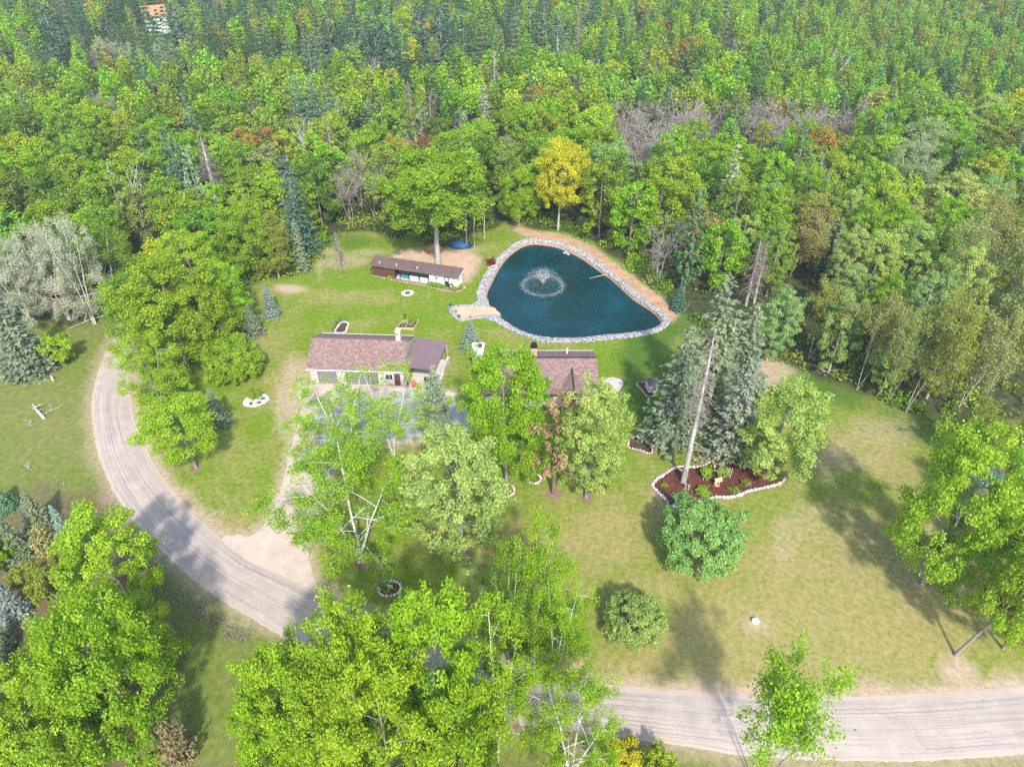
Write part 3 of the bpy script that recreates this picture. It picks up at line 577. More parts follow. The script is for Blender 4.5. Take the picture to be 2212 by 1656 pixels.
def place(kind, x, y, h, R=None, col='mid', bark='grey', label=None, cat='tree', name=None, group=None, i=None, rz=None, jit=.08, z=0.0, lean=None):
    pl = PROTO[kind]; tm, cm, h0, r0 = pl[(i if i is not None else rnd.randrange(len(pl))) % len(pl)]
    o = thing(name or KNAME[kind], label or '', cat, (x, y, z), U(0, 6.28) if rz is None else rz, group); s = h / h0; sr = (R / r0) if R else s; o.scale = (sr, sr, s)
    if lean: o.rotation_euler = (lean[0], lean[1], 0)
    c = C[col] if isinstance(col, str) else col; g_ = FGAIN if cm is not None and kind not in ('dead_spruce', 'narrow_dead') else 1; k = [q * g_ * U(1 - jit, 1 + jit) for q in c]; b = BK[bark]
    link('trunk', tm, o, b)
    if cm is not None:
        dead = kind in ('dead_spruce', 'narrow_dead'); link('branches' if dead else 'crown', cm, o, BK['twig'] if dead else k)
    TREES.append(dict(o=o, x=x, y=y, h=h, R=R or r0 * s, kind=kind, col=col, label=label)); return o
KNAME = dict(lawn_maple='maple_tree', tall_oak='oak_tree', maple='maple_tree', big_maple='maple_tree', birch='birch_tree', open_birch='birch_tree', airy_birch='birch_tree', poplar='poplar_tree', shrub_tree='apple_tree', sparse='sparse_tree', spruce='spruce_tree', old_spruce='spruce_tree', red_pine='pine_tree', dead_spruce='dead_spruce', narrow_dead='dead_spruce',
             bare='bare_tree', white_snag='dead_birch', round='broadleaf_tree', aspen='aspen_tree', pine='pine_tree', fir='fir_tree', larch='larch_tree', tall_pole='slender_tree', bush='bush', juniper='juniper_bush', garden_shrub='garden_shrub')
def fit_h(kind, y, h, R, vtop):
    """height at which a round crown seen from above reaches vtop"""
    if kind not in ROUND: return h
    lo, hi = .25 * h, h
    for _ in range(24):
        m = (lo + hi) / 2; a = math.atan2(H - .6 * m, y); s = math.hypot(H - .6 * m, y); e = math.hypot(.4 * m * math.cos(a), .72 * R * math.sin(a)) / s
        v = CY + FD * math.tan(a - e - PITCH)
        if v < vtop: hi = m
        else: lo = m
    return hi
ROUND = ('maple', 'big_maple', 'birch', 'airy_birch', 'open_birch', 'poplar', 'shrub_tree', 'round', 'bush', 'lawn_maple', 'tall_oak')
def tb(kind, u, v, vtop, width, col, label, bark='grey', cat='tree', **kw):
    """a tree by the plan position of its foot, of its top and by the width of its crown"""
    x, y = G(u, v); h = max(.5, h_at(y, vtop)); R = width / 2 / FD * depth(y, h * .5); h = fit_h(kind, y, h, R, vtop); return place(kind, x, y, h, R, col, bark, label, cat, **kw)
def tt_(kind, u, vtop, h, width, col, label, bark='grey', cat='tree', **kw):
    x, y = G(u, vtop, h); R = width / 2 / FD * depth(y, h * .6) if width else None; return place(kind, x, y, h, R, col, bark, label, cat, **kw)
# ------------------------------------------------------------------ trees of the garden and the roadside, one by one
tb('lawn_maple', 424, 1010, 850, 155, 'lime', 'bright green young maple by the driveway, standing in a small mulch ring', i=0)
tb('spruce', 473, 915, 838, 62, 'spruce', 'small grey-green spruce right behind the young maple by the curving road', cat='conifer')
tb('shrub_tree', 513, 815, 728, 125, 'lime', 'low wide bright green crabapple on the lawn left of the garage', i=0)
tb('spruce', 588, 683, 612, 46, 'bluespruce', 'small blue spruce at the left lawn edge, nearest the bare sand patch', cat='conifer', i=1)
tb('spruce', 548, 722, 655, 58, 'spruce', 'bushy dark green spruce just left of the small blue spruce', cat='conifer', i=2)
tb('big_maple', 405, 785, 555, 215, 'bright', 'largest round green maple in the clump beside the curving road')
tb('maple', 465, 775, 590, 130, 'bright', 'green maple with a leaning pale trunk at the right of the roadside clump')
tb('maple', 330, 745, 585, 150, 'mid', 'dark green maple overhanging the road bend on the left of the roadside clump')
tb('maple', 490, 722, 560, 120, 'lime', 'bright maple at the back right of the roadside clump, above the dark spruce')
tb('birch', 352, 880, 702, 140, 'lime', 'light green birch overhanging the road, in front of the roadside maples', 'pale')
tb('maple', 432, 640, 490, 130, 'lime', 'yellow-green rounded maple behind the roadside clump')
tb('round', 390, 620, 500, 100, 'yellow', 'yellowish low maple between the roadside clump and the white poplars')
tb('airy_birch', 850, 985, 772, 190, 'lime', 'airy birch in front of the metal patio roof, rightmost of the apron birches', 'white', i=0)
tb('airy_birch', 755, 1010, 785, 220, 'lime', 'airy birch with thin white stems between garage doors and drive', 'white', i=1)
tb('airy_birch', 712, 1030, 850, 130, 'lime', 'leftmost airy birch beside the pale driveway', 'white', i=2)
tb('open_birch', 780, 1212, 942, 285, 'bright', 'large multi-stemmed white birch at the driveway mouth in a mulch ring', 'white', rz=1.1)
tb('poplar', 1000, 1192, 908, 215, 'pale', 'broad pale yellow-green poplar in the centre of the front lawn', i=0)
tb('big_maple', 1094, 1042, 738, 185, 'bright', 'tall full green maple growing from the stone-edged ring in front of the house', i=1)
tb('red_pine', 1195, 1064, 832, 150, 'brown', 'sick red pine with browning needles and bare grey branches by the statue', 'brown', 'conifer')
tb('poplar', 1265, 1074, 803, 150, 'pale', 'pale poplar with a leaning grey trunk right of the sick pine', i=1, jit=.02)
tb('dead_spruce', 1475, 1042, 713, 100, 'brown', 'tall bare dead spruce with a pale grey trunk at the mulch bed', 'silver', 'dead tree', i=0, rz=2)
tb('old_spruce', 1512, 905, 590, 175, 'spruce', 'tallest dark spruce behind the dead trunk', 'grey', 'conifer', i=0)
tb('old_spruce', 1448, 960, 700, 150, 'spruce', 'big spruce left of the dead trunk, beside the satellite dish', 'grey', 'conifer', i=1)
tb('old_spruce', 1572, 992, 770, 140, 'greygreen', 'grey-green spruce with a bare lower trunk at the back of the mulch bed', 'grey', 'conifer', i=0)
tb('old_spruce', 1585, 870, 655, 125, 'spruce', 'dark spruce right of the tallest spruce, beside the bare dirt patch', 'grey', 'conifer', i=1)
tb('spruce', 1017, 752, 692, 56, 'bluespruce', 'blue-grey spruce on the lawn beside the white-roofed stone hut', cat='conifer', i=0)
tb('old_spruce', 946, 930, 786, 84, 'greygreen', 'thin grey-green spruce at the corner of the patio shelter and apron', 'grey', 'conifer', i=1)
tb('fir', 1607, 890, 752, 44, 'bluespruce', 'thin blue-green fir between the dark spruces and the pale poplar', 'grey', 'conifer')
tb('poplar', 1655, 1030, 808, 165, 'pale', 'pale twin-trunked poplar at the right end of the mulch bed', 'grey', i=0)
tb('shrub_tree', 1500, 1205, 1085, 178, 'sage', 'large dome-shaped grey-green apple tree in front of the mulch bed', i=1)
tb('shrub_tree', 1366, 1368, 1282, 136, (.165, .215, .060), 'smaller round olive-green apple tree on the dry front lawn', i=0)
tb('big_maple', 1990, 1262, 925, 225, 'lime', 'big bright yellow-green oak on the right edge of the lawn', i=0, name='oak_tree')
tb('lawn_maple', 2062, 1414, 1165, 150, 'lime', 'young yellow-green maple in a bare dirt ring near the right road verge', i=1, lean=(0, .22), rz=None)
tb('maple', 2165, 1400, 1180, 140, 'olive', 'olive green maple at the right photo edge beyond the dirt ring', i=2)
tb('birch', 1150, 1425, 1095, 150, 'bright', 'tall birch with white bare limbs on the near edge of the front lawn', 'white', i=0)
tb('birch', 1100, 1445, 1170, 120, 'mid', 'darker birch left of the tall birch on the road verge', 'white', i=2)
tb('birch', 1195, 1490, 1205, 130, 'bright', 'birch right at the road edge, below the tall birch', 'white', i=1)
tb('birch', 1075, 1640, 1275, 170, 'bright', 'birch beside the lime maples on the near side of the road', 'white', i=2)
tb('open_birch', 1230, 1690, 1440, 210, 'bright', 'spreading birch with big white forks at the bottom middle edge', 'white', rz=.4)
tb('big_maple', 700, 1690, 1395, 200, 'lime', 'lime maple at the lower left of the bottom maple group')
tb('big_maple', 805, 1640, 1300, 210, 'lime', 'tall lime maple overhanging the road at the bottom centre', i=0)
tb('big_maple', 960, 1650, 1290, 220, 'lime', 'broadest yellow-tipped maple at the bottom centre', i=1)
tb('big_maple', 860, 1760, 1440, 230, 'lime', 'yellow-green maple filling the bottom edge in front of the maple pair')
tb('maple', 640, 1720, 1470, 150, 'bright', 'green maple at the far left of the bottom maple group', i=2)
tb('maple', 1010, 1770, 1470, 190, 'bright', 'green maple at the bottom edge between lime maples and spreading birch')
tb('bush', 1345, 1660, 1600, 110, 'yellow', 'yellow-green bush at the bottom edge below the road', cat='bush')
tb('bush', 1420, 1680, 1622, 90, 'lime', 'small light green bush right of the yellow-green bush at the bottom edge', cat='bush')
tb('sparse', 1640, 1720, 1455, 190, 'lime', 'open young oak with gaps in its crown in front of the road', 'grey', i=0, name='oak_tree')
PROTO['openoak'] = []
tb('poplar', 300, 1325, 1085, 190, 'lime', 'tall light green poplar at the road edge in the lower left', i=1)
tb('maple', 340, 1440, 1290, 150, 'lime', 'rounded maple just below the lower left poplar')
tb('big_maple', 330, 1600, 1300, 240, 'bright', 'big multi-trunk maple in the lower left corner group', i=0)
tb('maple', 235, 1560, 1330, 170, 'bright', 'silvery green maple in the middle of the lower left group', i=1)
tb('big_maple', 80, 1660, 1420, 200, 'lime', 'wide maple in the bottom left corner')
tb('maple', 180, 1700, 1480, 190, 'lime', 'green maple on the bottom edge between the corner maple and the big maple')
tb('maple', 20, 1760, 1520, 180, 'bright', 'dim green maple at the very bottom left')
tb('juniper', 400, 1645, 1560, 80, (.10, .085, .035), 'brownish juniper beside the lower left maples', cat='juniper')
tb('bush', 350, 1665, 1625, 90, 'lime', 'light green bush at the foot of the big lower left maple', cat='bush')
for a in ((8, 1100, 1050, 70, 'teal', 'bluest spruce on the left photo edge above the scrub'), (92, 1140, 1062, 76, 'spruce', 'upper spruce of the left scrub, next to a dark brush pile'), (45, 1205, 1105, 84, 'spruce', 'broad dark spruce below the bluest spruce at the left edge'), (158, 1180, 1090, 56, 'bluespruce', 'narrow blue-grey spruce nearest the road in the left scrub'), (38, 1330, 1245, 76, 'bluespruce', 'low round blue-grey spruce left of the brown scrub clearing'), (12, 1400, 1335, 60, 'spruce', 'dark small spruce under the low round one on the left edge'), (4, 1470, 1395, 66, 'bluespruce', 'lowest blue-grey spruce on the left edge'), (95, 1690, 1625, 70, 'teal', 'blue spruce top poking in at the bottom left edge')):
    tb('spruce', *a[:5], a[5], cat='conifer')
for a in ((110, 1195, 1135, 62, 'olivebrown', 'juniper', 'olive brown juniper between the two left spruces'), (132, 1300, 1210, 90, 'olive', 'bush', 'dark olive bush beside the brown scrub clearing'), (60, 1270, 1225, 60, 'olive', 'bush', 'ragged bush under the broad dark spruce'), (215, 1390, 1300, 60, 'mid', 'juniper', 'small green juniper between the scrub clearing and the lower left maples'), (10, 1235, 1170, 56, 'bright', 'bush', 'bright leafy bush cut by the left photo edge'), (150, 1255, 1215, 50, 'olivebrown', 'bush', 'brownish bush near the lower left poplar')):
    tb(a[5], *a[:5], a[6], cat='bush')
# white poplars and spruce at the left edge
for a in ((205, 700, 452, 120, 'silver', 'white-leaved poplar with a bent pale stem, rightmost of the left white poplars'), (150, 690, 470, 120, 'silver', 'white-leaved poplar in the middle of the left white poplars'), (70, 700, 520, 130, 'silver', 'white-leaved poplar above the big spruce on the left'), (15, 690, 530, 110, 'silver', 'white-leaved poplar cut by the left photo edge'), (110, 665, 480, 110, 'dusty', 'duller back poplar among the left white poplars')):
    tb('birch', *a[:5], a[5], 'white', name='poplar_tree')
tb('birch', 255, 660, 470, 130, 'mid', 'dark green birch between the white poplars and the road clump', 'white')
tb('spruce', 70, 802, 630, 130, 'spruce', 'large broad spruce in the meadow at the left edge', cat='conifer', i=0)
tb('bush', 140, 785, 720, 62, 'lime', 'light green bush leaning on the large meadow spruce', cat='bush')
tb('bush', 12, 800, 770, 40, 'olive', 'small dark bush left of the meadow spruce', cat='bush')
tb('spruce', 215, 672, 625, 50, 'spruce', 'small spruce by the fallen logs at the far left wood edge', cat='conifer')
# behind the lawn and the pond
tb('lawn_maple', 1205, 497, 292, 112, 'yellow', 'bright yellow maple standing behind the pond', 'pale', i=0, jit=.02)
tb('tall_oak', 945, 575, 320, 205, 'bright', 'tall oak with a straight grey trunk right behind the long coop', 'pale', i=0, name='oak_tree')
for u, v, vt, l in ((1008, 536, 395, 'left one of two slender bare-stemmed poles right of the coop oak'), (1024, 538, 385, 'right one of two slender bare-stemmed poles right of the coop oak'), (1046, 515, 400, 'slender pale-stemmed tree nearest the pond path start')): tb('tall_pole', u, v, vt, 34, 'mid', l, 'pale')
tb('maple', 603, 600, 455, 80, 'olive', 'golden-green maple with a thin leaning trunk at the upper left lawn corner', 'pale')
tb('big_maple', 560, 600, 430, 130, 'bright', 'leafy bright maple left of the golden-green lawn corner maple')
tb('fir', 655, 585, 470, 46, 'spruce', 'grey spruce with a pale trunk foot at the left lawn edge', 'pale', 'conifer')
tb('maple', 1120, 486, 360, 90, 'bright', 'green maple at the start of the sandy track')
tb('dead_spruce', 1610, 660, 520, 60, 'brown', 'grey dead spruce in the woods right of the pond', 'silver', 'dead tree', i=1)
tb('spruce', 1463, 668, 607, 42, 'bluepine', 'small dark blue spruce at the near end of the sandy track', 'grey', 'conifer')
for a in ((1763, 590, 468, 44, 'teal'), (1784, 600, 478, 46, 'spruce'), (1822, 605, 484, 44, 'spruce'), (1873, 590, 502, 42, 'teal')): tb('fir', *a, None, 'grey', 'conifer')
# landmark trees of the deeper woods
for k, u, v, h, wd, col, bk in (
    ('pine', 85, 2, 22, 75, 'bluepine', 'grey'), ('pine', 370, 6, 22, 70, 'teal', 'grey'), ('birch', 215, 76, 15, 60, 'silver', 'pale'), ('birch', 270, 85, 15, 60, 'dusty', 'pale'), ('birch', 350, 78, 15, 60, 'dusty', 'pale'), ('bare', 202, 195, 14, 70, 'brown', 'twig'),
    ('dead_spruce', 430, 297, 18, 90, 'brown', 'silver'), ('white_snag', 270, 335, 15, 70, 'brown', 'white'), ('white_snag', 395, 262, 12, 50, 'brown', 'white'), ('round', 512, 268, 15, 70, 'orange', 'grey'), ('round', 572, 268, 15, 70, 'rust', 'grey'), ('round', 500, 160, 15, 70, 'olive', 'grey'), ('fir', 343, 283, 13, 34, 'spruce', 'grey'),
    ('pine', 702, 22, 22, 60, 'bluepine', 'dark'), ('pine', 760, 32, 22, 66, 'pine', 'grey'), ('pine', 802, 15, 22, 66, 'bluepine', 'grey'), ('pine', 835, 15, 22, 60, 'teal', 'grey'), ('pine', 902, 8, 22, 60, 'bluepine', 'grey'), ('pine', 947, 5, 22, 66, 'bluepine', 'grey'), ('pine', 990, 15, 20, 60, 'bluepine', 'grey'), ('pine', 660, 70, 20, 60, 'teal', 'grey'), ('pine', 1000, 60, 20, 60, 'pine', 'grey'),
    ('larch', 632, 160, 19, 60, 'teal', 'grey'), ('larch', 665, 162, 20, 66, 'teal', 'grey'), ('larch', 700, 178, 19, 66, 'teal', 'grey'), ('larch', 725, 210, 17, 60, 'teal', 'grey'), ('narrow_dead', 807, 125, 17, 30, 'brown', 'grey'), ('dead_spruce', 880, 175, 16, 44, 'brown', 'grey'), ('fir', 967, 152, 16, 26, 'spruce', 'grey'), ('narrow_dead', 1066, 108, 19, 40, 'brown', 'silver'), ('larch', 1045, 180, 19, 60, 'greygreen', 'silver'),
    ('round', 852, 280, 16, 80, 'orange', 'grey'), ('round', 912, 280, 12, 46, 'rust', 'grey'), ('pine', 670, 257, 16, 56, 'olive', 'grey'), ('pine', 704, 247, 17, 60, 'olive', 'grey'), ('bare', 762, 312, 14, 60, 'brown', 'twig'), ('bare', 790, 330, 14, 60, 'brown', 'twig'), ('bare', 740, 345, 14, 56, 'brown', 'twig'), ('white_snag', 642, 245, 16, 44, 'brown', 'white'), ('narrow_dead', 707, 258, 16, 40, 'brown', 'silver'), ('dead_spruce', 722, 500, 8, 40, 'brown', 'grey'),
    ('pine', 1145, 18, 22, 60, 'pine', 'silver'), ('pine', 1175, 20, 23, 60, 'pine', 'silver'), ('pine', 1207, 12, 24, 66, 'pine', 'silver'), ('narrow_dead', 1252, 2, 24, 30, 'brown', 'grey'), ('round', 1323, 120, 16, 50, 'yellow', 'grey'), ('round', 1433, 35, 14, 36, 'rust', 'grey'), ('round', 1495, 68, 15, 56, 'orange', 'grey'), ('round', 1160, 180, 15, 66, 'orange', 'grey'), ('round', 1270, 238, 12, 46, 'orange', 'grey'),
    ('white_snag', 1187, 66, 17, 20, 'brown', 'silver'), ('white_snag', 1212, 72, 20, 20, 'brown', 'silver'), ('white_snag', 1226, 78, 19, 20, 'brown', 'silver'), ('white_snag', 1272, 115, 14, 20, 'brown', 'silver'),
    ('bare', 1468, 212, 15, 90, 'brown', 'twig'), ('bare', 1495, 222, 15, 90, 'brown', 'twig'), ('bare', 1418, 248, 15, 90, 'brown', 'twig'), ('bare', 1368, 212, 14, 80, 'brown', 'twig'), ('bare', 1388, 287, 13, 80, 'brown', 'twig'), ('bare', 1518, 228, 14, 80, 'brown', 'twig'), ('bare', 1440, 275, 14, 80, 'brown', 'twig'), ('bare', 1345, 250, 13, 70, 'brown', 'twig'), ('bare', 1590, 210, 13, 70, 'brown', 'twig'), ('bare', 1640, 205, 13, 70, 'brown', 'twig'),
    ('bare', 1768, 185, 14, 70, 'brown', 'twig'), ('bare', 1720, 218, 15, 80, 'brown', 'twig'), ('bare', 1783, 225, 14, 80, 'brown', 'twig'), ('bare', 1833, 214, 13, 70, 'brown', 'twig'), ('bare', 1690, 240, 14, 70, 'brown', 'twig'), ('narrow_dead', 1873, 207, 15, 40, 'brown', 'silver'),
    ('birch', 2020, 252, 17, 150, 'dusty', 'pale'), ('birch', 1990, 300, 16, 110, 'dusty', 'pale'), ('poplar', 2145, 195, 15, 80, 'pale', 'pale'), ('fir', 2155, 328, 13, 40, 'bluepine', 'grey'), ('white_snag', 1780, 308, 15, 40, 'brown', 'white'), ('white_snag', 1791, 352, 13, 30, 'brown', 'white'), ('white_snag', 1815, 95, 15, 40, 'brown', 'white'), ('white_snag', 1540, 382, 9, 40, 'brown', 'white'),
    ('dead_spruce', 1660, 520, 12, 46, 'brown', 'silver'), ('poplar', 1860, 478, 15, 80, 'pale', 'pale'), ('poplar', 1995, 465, 16, 100, 'pale', 'pale'), ('poplar', 1920, 490, 15, 90, 'pale', 'pale'), ('poplar', 1853, 557, 13, 80, 'sage', 'pale'), ('poplar', 1880, 425, 15, 90, 'bright', 'grey'), ('poplar', 1950, 425, 15, 90, 'bright', 'grey'), ('poplar', 2080, 360, 16, 130, 'pale', 'pale'), ('poplar', 1700, 610, 14, 90, 'sage', 'pale'), ('poplar', 1318, 295, 16, 110, 'sage', 'grey'), ('poplar', 1560, 300, 16, 120, 'bright', 'grey'), ('round', 1690, 390, 15, 90, 'bright', 'grey')):
    tt_(k, u, v, h, wd, col, None, bk)
# thin trees over open ground on the right
for k, u, v, vt, wd, col in (('sparse', 1745, 775, 600, 80, 'olive'), ('poplar', 1790, 800, 620, 90, 'sage'), ('sparse', 1850, 842, 620, 90, 'olivebrown'), ('poplar', 1900, 850, 680, 80, 'pale'), ('sparse', 1915, 870, 660, 70, 'olivebrown'), ('sparse', 1955, 890, 650, 100, 'olive'), ('poplar', 2000, 860, 640, 100, 'olive'), ('sparse', 2070, 880, 640, 110, 'olivebrown'), ('sparse', 2130, 850, 600, 110, 'olivebrown'), ('poplar', 2020, 760, 520, 100, 'pale'), ('sparse', 2110, 760, 510, 120, 'olivebrown'), ('sparse', 2190, 790, 560, 110, 'olivebrown'), ('poplar', 1950, 790, 570, 100, 'sage'), ('poplar', 1870, 760, 580, 90, 'bright'), ('sparse', 2075, 680, 470, 100, 'olivebrown'), ('poplar', 2170, 690, 480, 110, 'olive'),
        ('sparse', 2110, 1010, 880, 80, 'olive'), ('sparse', 2170, 1040, 890, 100, 'olivebrown'), ('sparse', 2210, 1080, 900, 100, 'olivebrown'), ('maple', 2160, 1130, 990, 90, 'olive'), ('sparse', 2200, 1190, 1010, 110, 'olive'), ('maple', 2215, 1260, 1080, 110, 'mid'), ('maple', 2140, 1220, 1080, 90, 'bright'), ('maple', 2190, 1310, 1150, 110, 'bright'), ('sparse', 2060, 985, 900, 80, 'olive')):
    tb(k, u, v, vt, wd, col, None, 'pale')
# ------------------------------------------------------------------ the woods: nearer trees one by one, the rest as one mass
def zone_pick(u, v, y, r):
    """kind, colour, bark, height, radius for a tree of the woods"""
    if u > 1640 and v < 330 and y > 190:
        k = r.random()
        if k < .80: return 'aspen', ('aspen', 'aspen', 'bright', 'mid', 'olive')[r.randrange(5)], 'pale', r.uniform(11, 14), r.uniform(2.0, 2.8)
        if k < .90: return 'round', ('aspen', 'mid', 'pine')[r.randrange(3)], 'grey', r.uniform(12, 15), r.uniform(2.8, 3.6)
        return ('pine', 'fir')[r.randrange(2)], ('bluepine', 'teal')[r.randrange(2)], 'grey', r.uniform(14, 18), r.uniform(2.2, 3.0)
    if u > 1600 and v > 330:
        k = r.random()
        if k < .45: return 'poplar', ('pale', 'sage', 'olive', 'pale', 'bright')[r.randrange(5)], 'pale', r.uniform(12, 16), r.uniform(3, 4.4)
        if k < .92: return 'round', ('bright', 'mid', 'olive', 'lime')[r.randrange(4)], 'grey', r.uniform(12, 16), r.uniform(3, 4.4)
        return 'sparse', 'olivebrown', 'pale', r.uniform(11, 14), r.uniform(3, 4)
    pinez = .16 + (.42 if v < 130 and u < 1300 else 0) + (.12 if v < 90 and u > 1300 else 0) - (.08 if v > 250 else 0)
    if v < 200 and 120 < u < 480: pinez += .15
    k = r.random()
    if k < pinez: return ('pine', 'pine', 'larch', 'fir')[r.randrange(4)], ('pine', 'bluepine', 'teal', 'pine', 'greygreen')[r.randrange(5)], 'grey', r.uniform(15, 21), r.uniform(2.6, 3.9)
    if k < pinez + .05: return ('bare', 'narrow_dead', 'white_snag')[r.randrange(3)], 'brown', ('twig', 'silver', 'white')[r.randrange(3)], r.uniform(11, 15), r.uniform(1.8, 3)
    if k < pinez + .12: return 'round', ('orange', 'yellow', 'olive', 'olivebrown', 'olive')[r.randrange(5)], 'grey', r.uniform(12, 16), r.uniform(2.8, 4)
    if k < pinez + .18 and 700 < u < 1600 and v > 230: return 'bare', 'brown', 'twig', r.uniform(10, 13), r.uniform(2, 3)
    if k < pinez + .28: return 'aspen', ('aspen', 'bright', 'lime')[r.randrange(3)], 'pale', r.uniform(13, 17), r.uniform(2, 3)
    return 'round', ('bright', 'mid', 'bright', 'lime', 'mid', 'deep', 'aspen')[r.randrange(7)], 'grey', r.uniform(13, 18), r.uniform(3.6, 5.4)
r5 = random.Random(11); cand = []
ME = np.array(MOWN_EDGE, float)
grid = {}
def ok_space(x, y, d):
    gx_, gy_ = int(x // 8), int(y // 8)
    for a in range(gx_ - 1, gx_ + 2):
        for b in range(gy_ - 1, gy_ + 2):
            for q in grid.get((a, b), ()):
                if (q[0] - x) ** 2 + (q[1] - y) ** 2 < (d * q[2]) ** 2: return False
    return True
def put(x, y, k=1.0): grid.setdefault((int(x // 8), int(y // 8)), []).append((x, y, k))
for t in TREES: put(t['x'], t['y'], max(.6, min(1.5, t['R'] / 3.4)))
KEEPOUT = [G(336, 60)[0:2], ]
far_house = G(336, 42, 5)
Yq = np.array([112.0, 460.0]); tries = 26000
for _ in range(tries):
    y = math.sqrt(r5.uniform(108 ** 2, 470 ** 2)); x = r5.uniform(-1, 1) * (depth(y) * .72 * 1.10 + 10)
    u, v = proj(x, y)
    if y < 175 and v > np.interp(u, ME[:, 0], ME[:, 1]) - 8 + r5.uniform(-6, 3): continue
    if u > 1860 and v > 600: continue
    if y < 180 and dist_line(np.array([x]), np.array([y]), (road_o + road_i) / 2)[0] < 6: continue
    if abs(x - far_house[0]) < 16 and -26 < y - far_house[1] < 12: continue
    if math.hypot((u - 757) / 14, (v - 246) / 16) < 1: continue
    d = 4.3 if (u > 1640 and v < 330) else 5.3
    if not ok_space(x, y, d): continue
    put(x, y); ut, vt = proj(x, y, 13); cand.append((x, y, ut, vt))
cand = [c for c in cand if -90 < c[2] < 2300]
cand.sort(key=lambda c: c[1])
def ncat(k): return {'pine': 'conifer', 'fir': 'conifer', 'larch': 'conifer', 'spruce': 'conifer', 'old_spruce': 'conifer', 'red_pine': 'conifer', 'bare': 'bare tree', 'narrow_dead': 'dead tree', 'dead_spruce': 'dead tree', 'white_snag': 'dead tree'}.get(k, 'tree')
for t in TREES:
    if t['label'] is None: t['o']['category'] = ncat(t['kind'])
MAXN = {'tree': 290, 'conifer': 290, 'bare tree': 290, 'dead tree': 290}; cnt = {}
for t in TREES: cnt[t['o']['category']] = cnt.get(t['o']['category'], 0) + 1
rest = []; full = False
for x, y, u, v in cand:
    kd, col, bk, h, R = zone_pick(u, v, y, r5); c = ncat(kd)
    if abs(x - far_house[0]) < 7 and 0 < far_house[1] - y < 75:
        hm = 3.5 + (far_house[1] - y) * .185; R *= min(1, max(.45, hm / h)); h = min(h, hm)
    if not full and cnt.get(c, 0) < MAXN[c]: place(kd, x, y, h, R, col, bk, None, c, jit=.16); cnt[c] = cnt.get(c, 0) + 1
    else: full = True; rest.append((kd, x, y, h, R, col, bk))
print('TREES', cnt, 'rest', len(rest))
# far woods as one mass
def low_broad(seed, n=820, h=1., R=1., cb=.22, size=.16, core=.45):
    rng = np.random.default_rng(seed); k = 34; d = unit(rng.normal(size=(k, 3))); d[:, 2] = np.abs(d[:, 2]) * rng.choice([1, 1, 1, -.6], k); rr = rng.uniform(.55, .95, k)
    Cc = d * rr[:, None] * (1, 1, 1) * (.8, .8, .40) + (0, 0, .60); cid = rng.integers(0, k, n); dd = unit(rng.normal(size=(n, 3))); X = Cc[cid] + dd * (rng.random(n) ** .45)[:, None] * (.27, .27, .12)
    N = rng.normal(size=(n, 3)) * .7 + dd * .5 + (0, 0, .3); ti = np.clip(.5 + rng.normal(0, .17, k)[cid] + rng.normal(0, .22, n), 0, 1); return X, N, ti, None
def low_con(seed, n=700, layers=11, shape=.7, cb=.15, tuft=True):
    rng = np.random.default_rng(seed); zf = cb + (1 - cb) * np.floor(rng.random(n) ** 1.25 * layers) / layers; a = np.floor(rng.random(n) * 8) / 8 * 6.283 + zf * 17 + rng.normal(0, .17, n); L = (1 - zf) ** shape * rng.random(n) ** .5
    X = np.c_[np.cos(a) * L, np.sin(a) * L, np.minimum(zf + rng.normal(0, .010, n) - .02 * L, 1)]; A = np.c_[np.cos(a), np.sin(a), rng.normal(0, .25, n)]; N = rng.normal(0, .5, (n, 3)) + (0, 0, 1.); return X, N, np.clip(.35 + .3 * L + rng.normal(0, .2, n), 0, 1), A
def low_bare(seed, n=230):
    rng = np.random.default_rng(seed); a = rng.uniform(0, 6.28, n); z = rng.uniform(.35, 1, n); L = np.sqrt(rng.random(n)) * (.9 - .5 * np.abs(z - .7)); X = np.c_[np.cos(a) * L, np.sin(a) * L, z]; A = np.c_[np.cos(a) * .5, np.sin(a) * .5, np.full(n, 1.2)] + rng.normal(0, .3, (n, 3)); return X, rng.normal(size=(n, 3)), np.clip(rng.normal(.5, .25, n), 0, 1), A
LOW = {'round': [low_broad(s) for s in (71, 72, 73, 74, 75)], 'con': [low_con(s) for s in (76, 77, 78)], 'bare': [low_bare(s) for s in (79, 80)]}
rf = np.random.default_rng(99); VV = []; TI = []; CO = []; SV = []; SF = []; SC = []; so = 0
